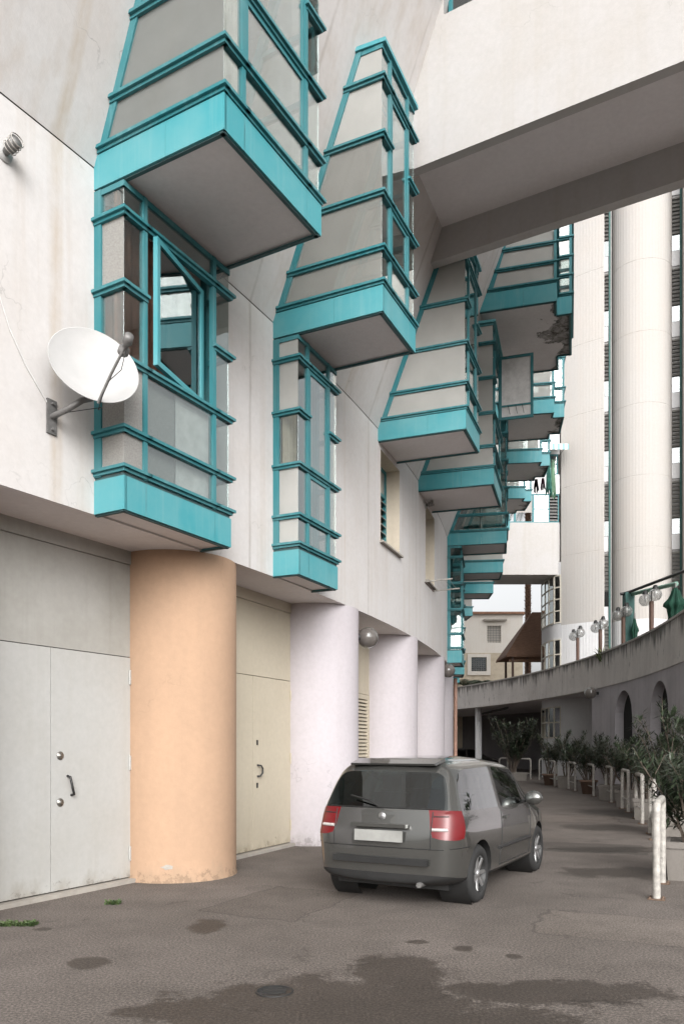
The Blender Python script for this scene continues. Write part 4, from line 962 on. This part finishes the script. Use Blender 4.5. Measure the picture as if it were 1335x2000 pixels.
# (pixel column, ground row, variant, scale, planter kind, label of the plant, label of the planter)
PL = [(1352, 1716, 2, 1.0, 'box', 'oleander at the right edge spilling over the nearest white rail', 'square concrete planter at the right edge behind the nearest rail'),
      (1314, 1634, 3, 1.0, 'box', 'tallest leggy oleander in front of the larger arch', 'concrete planter behind the second white rail from the right edge'),
      (1266, 1600, 4, 1.0, 'box', 'dense oleander between the two arches', 'concrete planter below the dense oleander between the arches'),
      (1226, 1577, 0, .98, 'box', 'oleander in front of the smaller arch', 'concrete planter with mossy foot before the smaller arch'),
      (1190, 1563, 1, 1.02, 'box', 'bushy oleander just left of the smaller arch', 'grey concrete planter left of the smaller arch'),
      (1148, 1551, 4, 1.1, 'round', 'oleander under the wall lamp on the mauve wall', 'round clay planter under the wall lamp'),
      (1106, 1540, 0, 1.2, 'box', 'slim oleander before the fluted tower foot', 'grey concrete planter before the fluted tower foot'),
      (1072, 1534, 1, 1.2, 'round', 'oleander in front of the ground floor window', 'small clay planter in front of the ground floor window'),
      (1001, 1525, 5, 1.0, 'trough', 'large rounded oleander before the dark garage opening', 'long low trough before the dark garage opening')]
for px, py, var, s, kind, lp, lpl in PL:
    Y = 2464 / (py - 1458); x = px2(px, Y)
    o = thing('oleander', lp, 'shrub', (x, Y, .36), 'potted oleanders')
    for nm, me in zip(('stems', 'foliage'), VAR[var]):
        c_ = bpy.data.objects.new(nm, me); COL.objects.link(c_); c_.parent = o; c_.rotation_euler = (0, 0, random.uniform(0, 6.28)) if nm == 'x' else (0, 0, px * .7); c_.scale = (s, s, s)
    pl = thing('planter', lpl, 'planter', (x, Y, 0), 'planters along the wall')
    if kind == 'round':
        MB().lathe([(.0, .02), (.19, .0), (.27, .40), (.31, .40), (.31, .47), (.27, .47), (.26, .40)], 24, Matrix.Translation((x, Y, 0))).build('pot', 'terracotta', pl)
        MB().lathe([(.262, .41), (0, .43)], 20, Matrix.Translation((x, Y, 0))).build('soil', 'soil', pl)
    else:
        hx, hy = (.30, .30) if kind == 'box' else (.62, .24); hh = .46 if kind == 'box' else .38; th = .045
        a = rad(25) if kind == 'box' else 0; X = Matrix.Translation((x, Y, 0)) @ Matrix.Rotation(-a, 4, 'Z'); m2 = MB()
        def ringv(s_, z): return [X @ Vector((hx * s_ * i, hy * s_ * j, z)) for i, j in ((-1, -1), (1, -1), (1, 1), (-1, 1))]
        def ringi(z): return [X @ Vector(((hx - th) * i, (hy - th) * j, z)) for i, j in ((-1, -1), (1, -1), (1, 1), (-1, 1))]
        rs = [ringv(.9, 0), ringv(.97, hh - .08), ringv(1.03, hh - .075), ringv(1.03, hh), ringi(hh), ringi(hh - .08)]
        for r_, q_ in zip(rs, rs[1:]):
            for k in range(4): m2.add([r_[k], r_[(k + 1) % 4], q_[(k + 1) % 4], q_[k]], [(0, 1, 2, 3)])
        m2.build('box', 'concrete', pl); MB().add(ringi(hh - .06), [(0, 1, 2, 3)]).build('soil', 'soil', pl)

RAILS = [((1281, 1757), (1292, 1726), 'nearest white tubular rail with rusty foot plate'), ((1276, 1641), (1269, 1629), 'second white rail from the right, half hidden by leaves'),
         ((1253, 1610), (1241, 1599), 'third white rail from the right edge'), ((1226, 1587), (1214, 1580), 'fourth white rail counting from the right'),
         ((1193, 1568), (1182, 1563), 'fifth white rail counting from the right'), ((1158, 1556), (1144, 1550.5), 'sixth white rail, left of the smaller arch'),
         ((1122, 1545.5), (1109, 1542), 'seventh white rail, before the fluted tower foot'), ((1082, 1537), (1070, 1534), 'white rail before the ground floor window'),
         ((1052, 1524), (1086, 1524), 'wide white rail facing the camera beside the garage'), ((1035, 1523), (1006, 1523), 'white rail facing the camera right of the large oleander'),
         ((990, 1521), (974, 1521), 'leftmost white rail beside the large oleander')]
for (a, b, lab) in RAILS:
    Ya = 2464 / (a[1] - 1458); Yb = 2464 / (b[1] - 1458); pa = Vector((px2(a[0], Ya), Ya, 0)); pb = Vector((px2(b[0], Yb), Yb, 0)); d = (pb - pa).normalized(); H_ = 1.0; rr = .040
    up = Vector((0, 0, 1)); o = thing('barrier_rail', lab, 'rail', (pa + pb) / 2, 'white barrier rails')
    pts = [pa + up * .01, pa + up * .5, pa + up * (H_ - .1)] + [pa + d * (.1 - .1 * math.cos(t)) + up * (H_ - .1 + .1 * math.sin(t)) for t in (.4, .8, 1.2, 1.57)]
    pts += [pb - d * (.1 - .1 * math.cos(t)) + up * (H_ - .1 + .1 * math.sin(t)) for t in (1.57, 1.2, .8, .4)] + [pb + up * (H_ - .1), pb + up * .5, pb + up * .01]
    MB().tube(pts, rr, 12).build('hoop', 'metal_white', o)
    MB().tube([pa + up * .30, pb + up * .30], .016, 8).build('crossbar', 'metal_white', o)
    for q in (pa, pb):
        X = Matrix.Translation(q) @ Matrix.Rotation(math.atan2(d.y, d.x), 4, 'Z')
        pl_ = MB().box((-.085, -.085, .003), (.085, .085, .013), X).build('foot_plate', 'rust', o)
        for i, j in ((-1, -1), (1, 1), (-1, 1), (1, -1)): MB().lathe([(.0, .028), (.011, .026), (.011, .013)], 6, X @ Matrix.Translation((.062 * i, .062 * j, 0))).build('bolt', 'rust', pl_)

# ------------------------------------------------------------------ things on the left wall
# satellite dish
ctr = Vector((px2(184, 7.25), 7.25, zat(712, 7.25))); nv = Vector((.50, -.80, .33)).normalized()
DS = thing('satellite_dish', 'white satellite dish on a wall bracket left of the lower teal bay', 'satellite dish', (-2.75, 7.45, 4.7))
X = Matrix.Translation(ctr) @ nv.to_track_quat('Z', 'Y').to_matrix().to_4x4(); rd = .405
prof = [(rd * k / 14, .11 * (k / 14) ** 2 - .11) for k in range(15)]
MB().lathe(prof + [(rd + .006, .004), (rd + .006, -.006), (rd, -.008)] + [(rd * k / 14, .11 * (k / 14) ** 2 - .122) for k in range(14, -1, -1)], 48, X).build('reflector', 'dish', DS)
lo = X @ Vector((0, 0, 0)); dn = (Vector((0, 0, -1)) - nv * Vector((0, 0, -1)).dot(nv)).normalized(); low = ctr + dn * (rd - .02)
lnb = Vector((px2(245, 6.95), 6.95, zat(674, 6.95)))
ar = MB(); ar.tube([low + dn * .03 - nv * .02, low.lerp(lnb, .5), lnb], .014, 8); ar.build('feed_arm', 'steel', DS)
Xl = Matrix.Translation(lnb) @ (-nv).to_track_quat('Z', 'Y').to_matrix().to_4x4() @ Matrix.Scale(1.25, 4)
hd = MB().lathe([(0, -.09), (.032, -.09), (.036, -.03), (.022, -.02), (.022, .03), (.04, .035), (.04, .075), (0, .075)], 16, Xl).build('receiver_head', 'steel', DS)
wp = P(R, -30.76, 4.68)
MB().box((-.055, .002, -.16), (.055, .02, .16), Fr(-30.76).X(0, 0, 4.68)).build('wall_plate', 'steel', DS)
nw = (wp - C); nw.z = 0; nw.normalize(); bk = ctr - nv * .14 + Vector((0, 0, -.1))
MB().tube([wp + nw * .01, wp + nw * .20 + Vector((.02, .0, .03)), wp + nw * .36 + Vector((.03, .05, .10)), bk + Vector((0, 0, -.12)), bk], .028, 10).build('bracket_pipe', 'steel', DS)
for z in (-.12, .12): MB().tube([wp + nw * .02 + Vector((0, 0, z)), wp + nw * .05 + Vector((0, 0, z))], .014, 6).build('bolt', 'steel', DS)
cb = MB(); q = [lnb + Vector((0, 0, -.05)), lnb.lerp(low, .35) + nv * .1 + Vector((.02, 0, -.12)), lnb.lerp(low, .7) + nv * .0, low + Vector((.0, 0, -.1)), bk + Vector((.1, 0, -.2)), wp + nw * .2]
cb.tube(q, .004, 5); cb.build('cable', 'black', DS)
cbo = MB().tube([P(R + .012, -30.8, 4.78), P(R + .012, -31.1, 5.05), P(R + .012, -31.3, 5.3), P(R + .012, -31.7, 6.1), P(R + .012, -31.9, 7.2)], .006, 5).build('wall_cable', 'white_sheet', None, P(R, -32, 5)); tag(cbo, 'thin pale cable hanging along the white wall left of the dish', 'cable')
# floodlight / siren fittings
def fitting(ph, z, s, label):
    p = P(R, ph, z); fr_ = Fr(ph); o = thing('wall_light', label, 'wall light', p, 'small lamps on the white wall')
    MB().lathe([(0, .02), (.075, .02), (.08, 0)], 18, Matrix.Translation(p) @ fr_.n.to_track_quat('Z', 'Y').to_matrix().to_4x4() @ Matrix.Scale(s, 4)).build('base_plate', 'dish', o)
    d = (fr_.n + Vector((0, 0, .25))).normalized(); X = Matrix.Translation(p + fr_.n * .02 * s) @ d.to_track_quat('Z', 'Y').to_matrix().to_4x4() @ Matrix.Scale(s, 4)
    MB().lathe([(.03, 0), (.035, .05), (.05, .06), (.055, .16), (.0, .165)], 18, X).build('lamp_body', 'steel', o)
    for k in range(4): MB().lathe([(.06, .06 + k * .035), (.066, .065 + k * .035), (.06, .07 + k * .035)], 18, X).build('guard_ring', 'metal_white', o)
fitting(-31.36, 6.83, 1.0, 'caged bulkhead light high on the white wall at the left edge')
fitting(-17.02, 7.02, 1.0, 'small white bracket light under the fourth upper bay')
# drying rack below the second recessed window
def rack(ph, z, label, r=R):
    fr_ = Fr(ph, r); o = thing('drying_rack', label, 'drying rack', fr_.p(0, 0, z))
    MB().tube([fr_.p(-.62, 0, z), fr_.p(-.62, .62, z + .03)], .016, 8).build('arm', 'metal_white', o); MB().tube([fr_.p(.5, 0, z), fr_.p(.5, .62, z + .03)], .016, 8).build('arm', 'metal_white', o)
    MB().tube([fr_.p(-.62, 0, z - .01), fr_.p(.5, .0, z - .01)], .014, 8).build('crossbar', 'rust', o)
    for k in range(5): MB().tube([fr_.p(-.62, .12 + .11 * k, z + .02), fr_.p(-.1, .12 + .11 * k, z - .01), fr_.p(.5, .12 + .11 * k, z + .02)], .003, 4).build('line', 'metal_white', o)
rack(-16.3, 5.3, 'clothes drying rack fixed below the narrow recessed window')
# awning and laundry at the far block
Y = 38.5
aw = thing('striped_awning', 'small pale striped awning on the far block', 'awning', (10.1, 38.5, 16.2)); m2 = MB()
tp = [(9.5, 38.52, 16.4), (10.63, 38.52, 16.4)]; bt = [(9.6, 37.4, 15.95), (10.75, 37.4, 15.95)]
m2.slab([tp[0], tp[1], bt[1], bt[0]], .02); m2.slab([bt[0], bt[1], (10.75, 37.38, 15.68), (9.6, 37.38, 15.68)], .015); m2.build('canvas', 'awning', aw)
for x in (9.65, 10.7): MB().tube([(x - .1, 38.5, 15.8), (x, 37.42, 15.93)], .015, 6).build('arm', 'steel', aw)
def cloth(px, Y, y0, y1, wpx, mat, label, seed):
    random.seed(seed); x = px2(px, Y); za, zb = zat(y0, Y), zat(y1, Y); wd = wpx / 1540 * Y; rows = []
    for i in range(9):
        t = i / 8; row = []
        for k in range(25):
            s_ = k / 24 - .5; row.append(Vector((x + wd * s_ * (.55 + .55 * t), Y + .07 * math.sin(k * 1.1 + seed) * (.4 + t) + .03 * math.sin(k * 2.7), za + (zb - za) * t - .12 * math.sin(k * .7 + seed) * t)))
        rows.append(row)
    tag(MB().grid(rows).build('hanging_cloth', mat, None, (x, Y, zb)), label, 'laundry', 'laundry on the far bays')
M['cloth_a'] = simple('teal_towel', (.10, .28, .24, 1), .95, var=.4); M['cloth_b'] = simple('pale_green_towel', (.30, .45, .33, 1), .95, var=.3); M['cloth_c'] = simple('dark_garment', (.03, .03, .04, 1), .95); M['cloth_d'] = simple('plum_garment', (.12, .05, .08, 1), .95)
cloth(1071, 26.4, 896, 962, 11, 'cloth_a', 'teal towel hanging from the far bay window', 1); cloth(1079, 26.6, 898, 968, 11, 'cloth_b', 'pale green towel hanging beside the teal towel', 2)
cloth(1046, 27.2, 936, 958, 10, 'cloth_c', 'dark garment hanging under the far bay window', 3); cloth(1059, 27.0, 934, 952, 8, 'cloth_d', 'plum garment hanging between dark garment and towels', 4)
random.seed(3)
tag(MB().tube([(px2(1036, 27.1), 27.1, zat(934, 27.1)), (px2(1084, 26.4), 26.4, zat(895, 26.4))], .012, 6).build('clothes_line', 'steel', None, (7, 26.8, 10.5)), 'thin line carrying the laundry by the far bays', 'clothes line')

# weeds at the threshold and wall foot
def weeds(px, py, n, spread, label):
    Y = 2464 / (py - 1458); x = px2(px, Y); m = MB()
    for k in range(n):
        a = random.uniform(0, 6.28); b = Vector((x + random.uniform(-spread, spread), Y + random.uniform(-.05, .05) + 0, 0)); d = Vector((math.cos(a) * .6, math.sin(a) * .6, random.uniform(.25, .8))).normalized(); L = random.uniform(.02, .06); s_ = Vector((-d.y, d.x, 0)).normalized() * .007
        m.add([b - s_, b + s_, b + d * L + s_, b + d * L - s_], [(0, 1, 2, 3)])
    tag(m.build('weed_patch', 'palm_leaf', None, (x, Y, 0)), label, 'weeds')['kind'] = 'stuff'
weeds(36, 1808, 260, .16, 'green weeds on the asphalt at the lower left'); weeds(220, 1766, 120, .07, 'small weed tuft by the white door threshold')

# ------------------------------------------------------------------ the car (grey hatchback driving away)
def make_car(loc, heading, label):
    CT = thing('hatchback_car', label, 'car', loc)
    X0 = Matrix.Translation(loc) @ Matrix.Rotation(heading, 4, 'Z')        # local +x forward, +y left
    # half-section rows: y,z per station ; x per row shifted so that tail and nose are shaped
    ST = [  # x, [ (y,z) x 9 rows ], the x of upper rows may be moved with dx
        (-1.82, [(0, .24), (.62, .24), (.70, .34), (.735, .70), (.71, .88), (.68, .97), (.60, 1.34), (.50, 1.41), (0, 1.44)], [0, 0, -.0, -.02, .04, .06, .25, .34, .32]),
        (-1.62, [(0, .20), (.70, .20), (.785, .30), (.815, .68), (.80, .87), (.765, .96), (.635, 1.36), (.53, 1.45), (0, 1.49)], [0, 0, 0, 0, 0, .0, .12, .2, .2]),
        (-1.18, [(0, .18), (.71, .18), (.80, .28), (.825, .55), (.82, .84), (.79, .945), (.66, 1.375), (.555, 1.465), (0, 1.505)], [0] * 9),
        (-.55, [(0, .18), (.71, .18), (.80, .27), (.83, .55), (.825, .84), (.80, .935), (.675, 1.385), (.57, 1.475), (0, 1.515)], [0] * 9),
        (-.48, [(0, .18), (.71, .18), (.80, .27), (.83, .55), (.825, .84), (.80, .933), (.675, 1.385), (.57, 1.475), (0, 1.515)], [0] * 9),
        (.42, [(0, .18), (.71, .18), (.80, .27), (.83, .55), (.825, .83), (.80, .915), (.655, 1.33), (.54, 1.425), (0, 1.465)], [0, 0, 0, 0, 0, .0, -.06, -.08, -.05]),
        (.75, [(0, .18), (.71, .18), (.80, .27), (.83, .55), (.825, .82), (.79, .90), (.73, .985), (.62, 1.0), (0, 1.02)], [0, 0, 0, 0, 0, 0, .06, .1, .16]),
        (1.25, [(0, .19), (.70, .19), (.79, .29), (.82, .54), (.80, .77), (.75, .83), (.66, .875), (.55, .895), (0, .92)], [0] * 9),
        (1.66, [(0, .20), (.62, .20), (.72, .31), (.74, .52), (.72, .68), (.68, .73), (.60, .765), (.5, .78), (0, .80)], [0] * 9),
        (1.85, [(0, .24), (.50, .24), (.58, .34), (.60, .50), (.57, .60), (.53, .64), (.46, .665), (.38, .675), (0, .69)], [-.03, -.03, .0, .03, .0, -.02, -.04, -.05, -.05])]
    bm = bmesh.new(); NS = len(ST); vt = {}
    def V(x, y, z): return bm.verts.new((x, y, z))
    for i, (x, pr, dx) in enumerate(ST):
        for r, (y, z) in enumerate(pr):
            if y == 0: vt[i, r, 0] = V(x + dx[r], 0, z); vt[i, r, 1] = vt[i, r, -1] = vt[i, r, 0]
            else: vt[i, r, 1] = V(x + dx[r], y, z); vt[i, r, -1] = V(x + dx[r], -y, z)
    BODY, WIN_, RED, BUMP, HEAD, PILL = range(6)
    def face(vs, m):
        vs = list(dict.fromkeys(vs))
        if len(vs) < 3: return
        f = bm.faces.new(vs); f.material_index = m; f.smooth = True
    for s in (1, -1):
        for i in range(NS - 1):
            for r in range(8):
                m = BODY
                if r == 5 and i in (1, 2, 4): m = WIN_
                if r == 5 and i == 3: m = PILL
                if r in (6, 7) and i == 5: m = WIN_
                if r == 5 and i == 5: m = WIN_ if False else PILL
                if r in (0, 1): m = BUMP
                if i == 0 and r in (3, 4): m = RED if r == 4 or r == 3 else BODY
                if i == 7 and r in (4, ): m = HEAD
                if i == 8 and r in (4,): m = HEAD
                q = [vt[i, r, s], vt[i + 1, r, s], vt[i + 1, r + 1, s], vt[i, r + 1, s]]
                face(q if s == -1 else q[::-1], m)
    # caps with columns
    for i, rev in ((0, False), (NS - 1, True)):
        x, pr, dx = ST[i]; cols = [-1, -.72, -.3, .3, .72, 1]; g = {}
        for r in range(1, 8):
            y, z = pr[r]
            for k, c_ in enumerate(cols):
                if k == 0: g[r, k] = vt[i, r, -1]
                elif k == 5: g[r, k] = vt[i, r, 1]
                else: g[r, k] = V(x + dx[r] + (-.05 if not rev else .06) * (1 - c_ * c_), y * c_, z + (.008 if r > 5 else 0))
        for r in range(1, 7):
            for k in range(5):
                m = BODY
                if not rev:
                    if r == 5: m = WIN_ if 0 < k < 4 else WIN_
                    if r in (3, 4) and k in (0, 4): m = RED
                    if r == 1: m = BUMP
                else:
                    if r in (1, 2): m = BUMP
                q = [g[r, k], g[r, k + 1], g[r + 1, k + 1], g[r + 1, k]]
                face(q[::-1] if not rev else q, m)
        bot = [vt[i, 0, 0]]; top = vt[i, 8, 0]
        q = [vt[i, 0, 0]] + [g[1, k] for k in range(6)]; face(q if rev else q[::-1], BUMP)
        q = [top] + [g[7, k] for k in range(5, -1, -1)]; face(q if rev else q[::-1], BODY)
    bm.normal_update(); bmesh.ops.recalc_face_normals(bm, faces=bm.faces[:])
    cl = bm.edges.layers.float.get('crease_edge') or bm.edges.layers.float.new('crease_edge')
    for e in bm.edges:
        ms = {f.material_index for f in e.link_faces}
        if len(ms) > 1: e[cl] = .75
    tmp = bpy.data.meshes.new('car_shell'); bm.to_mesh(tmp); bm.free()
    to = bpy.data.objects.new('car_shell', tmp); COL.objects.link(to)
    sub = to.modifiers.new('s', 'SUBSURF'); sub.levels = sub.render_levels = 3
    cut = MB()
    for wx in (-1.17, 1.12):
        for s in (1, -1):
            cut.lathe([(0, -.2), (.345, -.2), (.345, .3), (0, .3)], 32, Matrix.Translation((wx, s * .78, .30)) @ Matrix.Rotation(rad(90), 4, 'X') , False)
    co = cut.build('cutter', 'black'); bmc = bmesh.new(); bmc.from_mesh(co.data); bmesh.ops.remove_doubles(bmc, verts=bmc.verts[:], dist=1e-4); bmesh.ops.recalc_face_normals(bmc, faces=bmc.faces[:]); bmc.to_mesh(co.data); bmc.free()
    for k in range(6): to.data.materials.append([M['car'], M['glass_green'], M['red_lamp'], M['black'], M['lamp_clear'], M['car']][k])
    bo = to.modifiers.new('b', 'BOOLEAN'); bo.operation = 'DIFFERENCE'; bo.object = co; bo.solver = 'EXACT'
    try: bo.material_mode = 'INDEX'
    except Exception: pass
    dg = bpy.context.evaluated_depsgraph_get(); me = bpy.data.meshes.new_from_object(to.evaluated_get(dg), depsgraph=dg)
    names = ['body', 'window_glass', 'tail_light', 'bumper', 'headlight', 'body']
    mats = [M['car'], M['glass_green'], M['red_lamp'], M['black'], M['lamp_clear'], M['car']]
    mats_eval = [m.name if m else '' for m in me.materials]
    groups = {}
    for p in me.polygons:
        mn = mats_eval[p.material_index] if p.material_index < len(mats_eval) else ''
        key = {M['car'].name: 0, M['glass_green'].name: 1, M['red_lamp'].name: 2, M['black'].name: 3, M['lamp_clear'].name: 4}.get(mn, 3)
        groups.setdefault(key, []).append(p)
    body = None
    def emit(nm, polys, mat, par):
        idx = {}; vs = []; fs = []
        for p in polys:
            f = []
            for vi in p.vertices:
                if vi not in idx: idx[vi] = len(vs); vs.append(X0 @ me.vertices[vi].co)
                f.append(idx[vi])
            fs.append(tuple(f))
        m = MB(); m.add(vs, fs, True); return m.build(nm, mat, par)
    def islands(polys):
        par = {}
        def find(a):
            while par[a] != a: par[a] = par[par[a]]; a = par[a]
            return a
        for p in polys:
            for v_ in p.vertices: par.setdefault(v_, v_)
            r0_ = find(p.vertices[0])
            for v_ in p.vertices[1:]: par[find(v_)] = r0_
        out = {}
        for p in polys: out.setdefault(find(p.vertices[0]), []).append(p)
        return list(out.values())
    body = emit('body', groups[0], mats[0], CT)
    for key in (1, 2, 3, 4):
        for isl in islands(groups.get(key, [])):
            emit(names[key], isl, mats[key], CT)
    from mathutils.bvhtree import BVHTree
    bvh = BVHTree.FromPolygons([v_.co.copy() for v_ in me.vertices], [tuple(p.vertices) for p in me.polygons])
    def seam(nm, org, dr, pts):
        out = []
        for q in pts:
            h_ = bvh.ray_cast(Vector(q) + Vector(org), Vector(dr))
            if h_[0] is not None: out.append(X0 @ (h_[0] + h_[1] * .0005))
        if len(out) > 1: MB().tube(out, .0055, 5).build(nm, 'black', CT)
    for sgn in (1, -1):
        for sx in (.66, -.50): seam('door_seam', (0, sgn * 3, 0), (0, -sgn, 0), [(sx - (.03 if z < .5 and sx < 0 else 0), 0, z) for z in [.30 + .05 * k for k in range(13)]])
        seam('sill_seam', (0, sgn * 3, 0), (0, -sgn, 0), [(-.52 + .1 * k, 0, .31) for k in range(12)])
        seam('hatch_seam', (-4, 0, 0), (1, 0, 0), [(0, sgn * .53, z) for z in [.60 + .03 * k for k in range(13)]])
        seam('bumper_seam', (0, sgn * 3, 0), (0, -sgn, 0), [(-1.80 + .06 * k, 0, .61) for k in range(6)])
    seam('bumper_seam', (-4, 0, 0), (1, 0, 0), [(0, -.66 + .066 * k, .60) for k in range(21)])
    seam('window_seal', (-4, 0, 0), (1, 0, 0), [(0, -.62 + .062 * k, .985) for k in range(21)])
    h_ = bvh.ray_cast(Vector((-4, 0, .90)), Vector((1, 0, 0)))
    if h_[0] is not None: MB().lathe([(0, .012), (.036, .010), (.042, 0)], 20, X0 @ Matrix.Translation(h_[0]) @ Matrix.Rotation(rad(-90), 4, 'Y')).build('round_emblem', 'rim', CT)
    bpy.data.objects.remove(to); bpy.data.objects.remove(co); ORG.pop(co, None)
    # underside and cabin
    MB().box((-1.6, -.62, .17), (1.65, .62, .28), X0).build('underbody', 'black', CT)
    MB().box((-1.45, -.66, .5), (.5, .66, .62), X0).build('cabin_floor', 'black', CT)
    for x, n_ in ((-.75, 2), (.05, 2)):
        for y in (-.36, .36):
            st = MB().box((x - .06, y - .23, .55), (x + .1, y + .23, 1.08), X0).box((x + .1, y - .23, .5), (x + .5, y + .23, .72), X0).build('seat', 'black', CT)
            MB().box((x - .05, y - .12, 1.1), (x + .04, y + .12, 1.27), X0).build('headrest', 'black', st)
    # wheels
    for wx in (-1.17, 1.12):
        for s in (1, -1):
            W = X0 @ Matrix.Translation((wx, s * .715, .295)) @ Matrix.Rotation(rad(-90 * s), 4, 'X')
            wh = MB().lathe([(.19, -.09), (.27, -.085), (.295, -.055), (.295, .055), (.27, .085), (.19, .088), (.185, .06)], 36, W).build('wheel', 'tyre', CT)
            MB().lathe([(.185, .085), (.178, .075), (.165, .02), (.05, .03), (0, .03)], 30, W).build('rim', 'black', wh)
            for k in range(7):
                a = 2 * math.pi * k / 7; Xs = W @ Matrix.Rotation(a, 4, 'Z')
                MB().hexa([Xs @ Vector(p) for p in ((.03, -.025, .045), (.182, -.017, .062), (.182, .017, .062), (.03, .025, .045))], [Xs @ Vector(p) for p in ((.03, -.022, .062), (.182, -.013, .078), (.182, .013, .078), (.03, .022, .062))]).build('spoke', 'rim', wh)
            MB().lathe([(.045, .05), (.04, .075), (0, .078)], 16, W).build('hub_cap', 'rim', wh)
            MB().lathe([(.335, -.25), (.335, .06)], 28, W).build('arch_liner', 'black', CT)
    # rear details
    for sgn in (1, -1):
        for zz_, mt_ in ((.79, 'lamp_clear'), (.915, 'black')):
            out = []
            for k in range(9):
                h_ = bvh.ray_cast(Vector((-4, sgn * (.54 + .018 * k), zz_)), Vector((1, 0, 0)))
                if h_[0] is not None: out.append(X0 @ h_[0])
            if len(out) > 1: MB().tube(out, .018 if mt_ == 'lamp_clear' else .006, 6).build('lamp_segment', mt_, CT)
    MB().box((-1.925, -.26, .66), (-1.90, .26, .77), X0).build('number_plate', 'plate', CT)
    MB().box((-1.925, -.30, .80), (-1.865, .30, .835), X0).build('hatch_handle', 'car', CT)
    MB().tube([X0 @ Vector((-1.86, .02, 1.0)), X0 @ Vector((-1.845, .14, 1.06)), X0 @ Vector((-1.80, .36, 1.10))], .009, 6).build('rear_wiper', 'black', CT)
    MB().hexa([X0 @ Vector(p) for p in ((-1.58, -.48, 1.405), (-1.36, -.50, 1.44), (-1.36, .50, 1.44), (-1.58, .48, 1.405))], [X0 @ Vector(p) for p in ((-1.60, -.47, 1.425), (-1.36, -.49, 1.475), (-1.36, .49, 1.475), (-1.60, .47, 1.425))]).build('roof_spoiler', 'car', CT)
    MB().tube([X0 @ Vector((-1.88, -.42, .25)), X0 @ Vector((-1.6, -.42, .25))], .028, 10).build('exhaust_pipe', 'steel', CT)
    for s in (1, -1):
        mr = MB().lathe([(0, -.06), (.06, -.055), (.085, -.02), (.085, .02), (.06, .05), (0, .055)], 16, X0 @ Matrix.Translation((.42, s * .93, .985)) @ Matrix.Rotation(rad(90), 4, 'Y') @ Matrix.Scale(1.3, 4, (0, 1, 0))).build('wing_mirror', 'car', CT)
        MB().tube([X0 @ Vector((.45, s * .78, .93)), X0 @ Vector((.43, s * .88, .96))], .02, 6).build('mirror_stalk', 'black', mr)
        MB().box((-.42, s * .838 - .012, .80), (-.24, s * .838 + .012, .83), X0).build('door_handle', 'car', CT)
        MB().tube([X0 @ Vector((-.6, s * .822, .50)), X0 @ Vector((.6, s * .834, .50))], .02, 6).build('side_moulding', 'black', CT)
    MB().box((-1.905, -.52, .44), (-1.87, .52, .50), X0).build('bumper_strip', 'black', CT)
    return CT
make_car(Vector((1.27, 9.50, 0)), math.atan2(.879, .477), 'small dark grey hatchback car driving away past the lilac columns')
make_car(Vector((8.3, 51.5, 0)), rad(15), 'parked car hidden in the dark garage under the terrace')

# small round drain cover in the wet patch
dc = thing('drain_cover', 'small dark round drain cover in the wet patch of asphalt', 'drain cover', (-.44, 5.14, 0))
MB().lathe([(.125, .001), (.125, .006), (.112, .006), (.110, .003), (0, .003)], 32, Matrix.Translation((-.44, 5.14, 0))).build('frame', 'black', dc)
for k in range(5): MB().box((-.44 - .075 + (.03 if k in (0, 4) else 0), 5.14 - .062 + k * .03, .003), (-.44 + .075 - (.03 if k in (0, 4) else 0), 5.14 - .05 + k * .03, .006)).build('bar', 'black', dc)
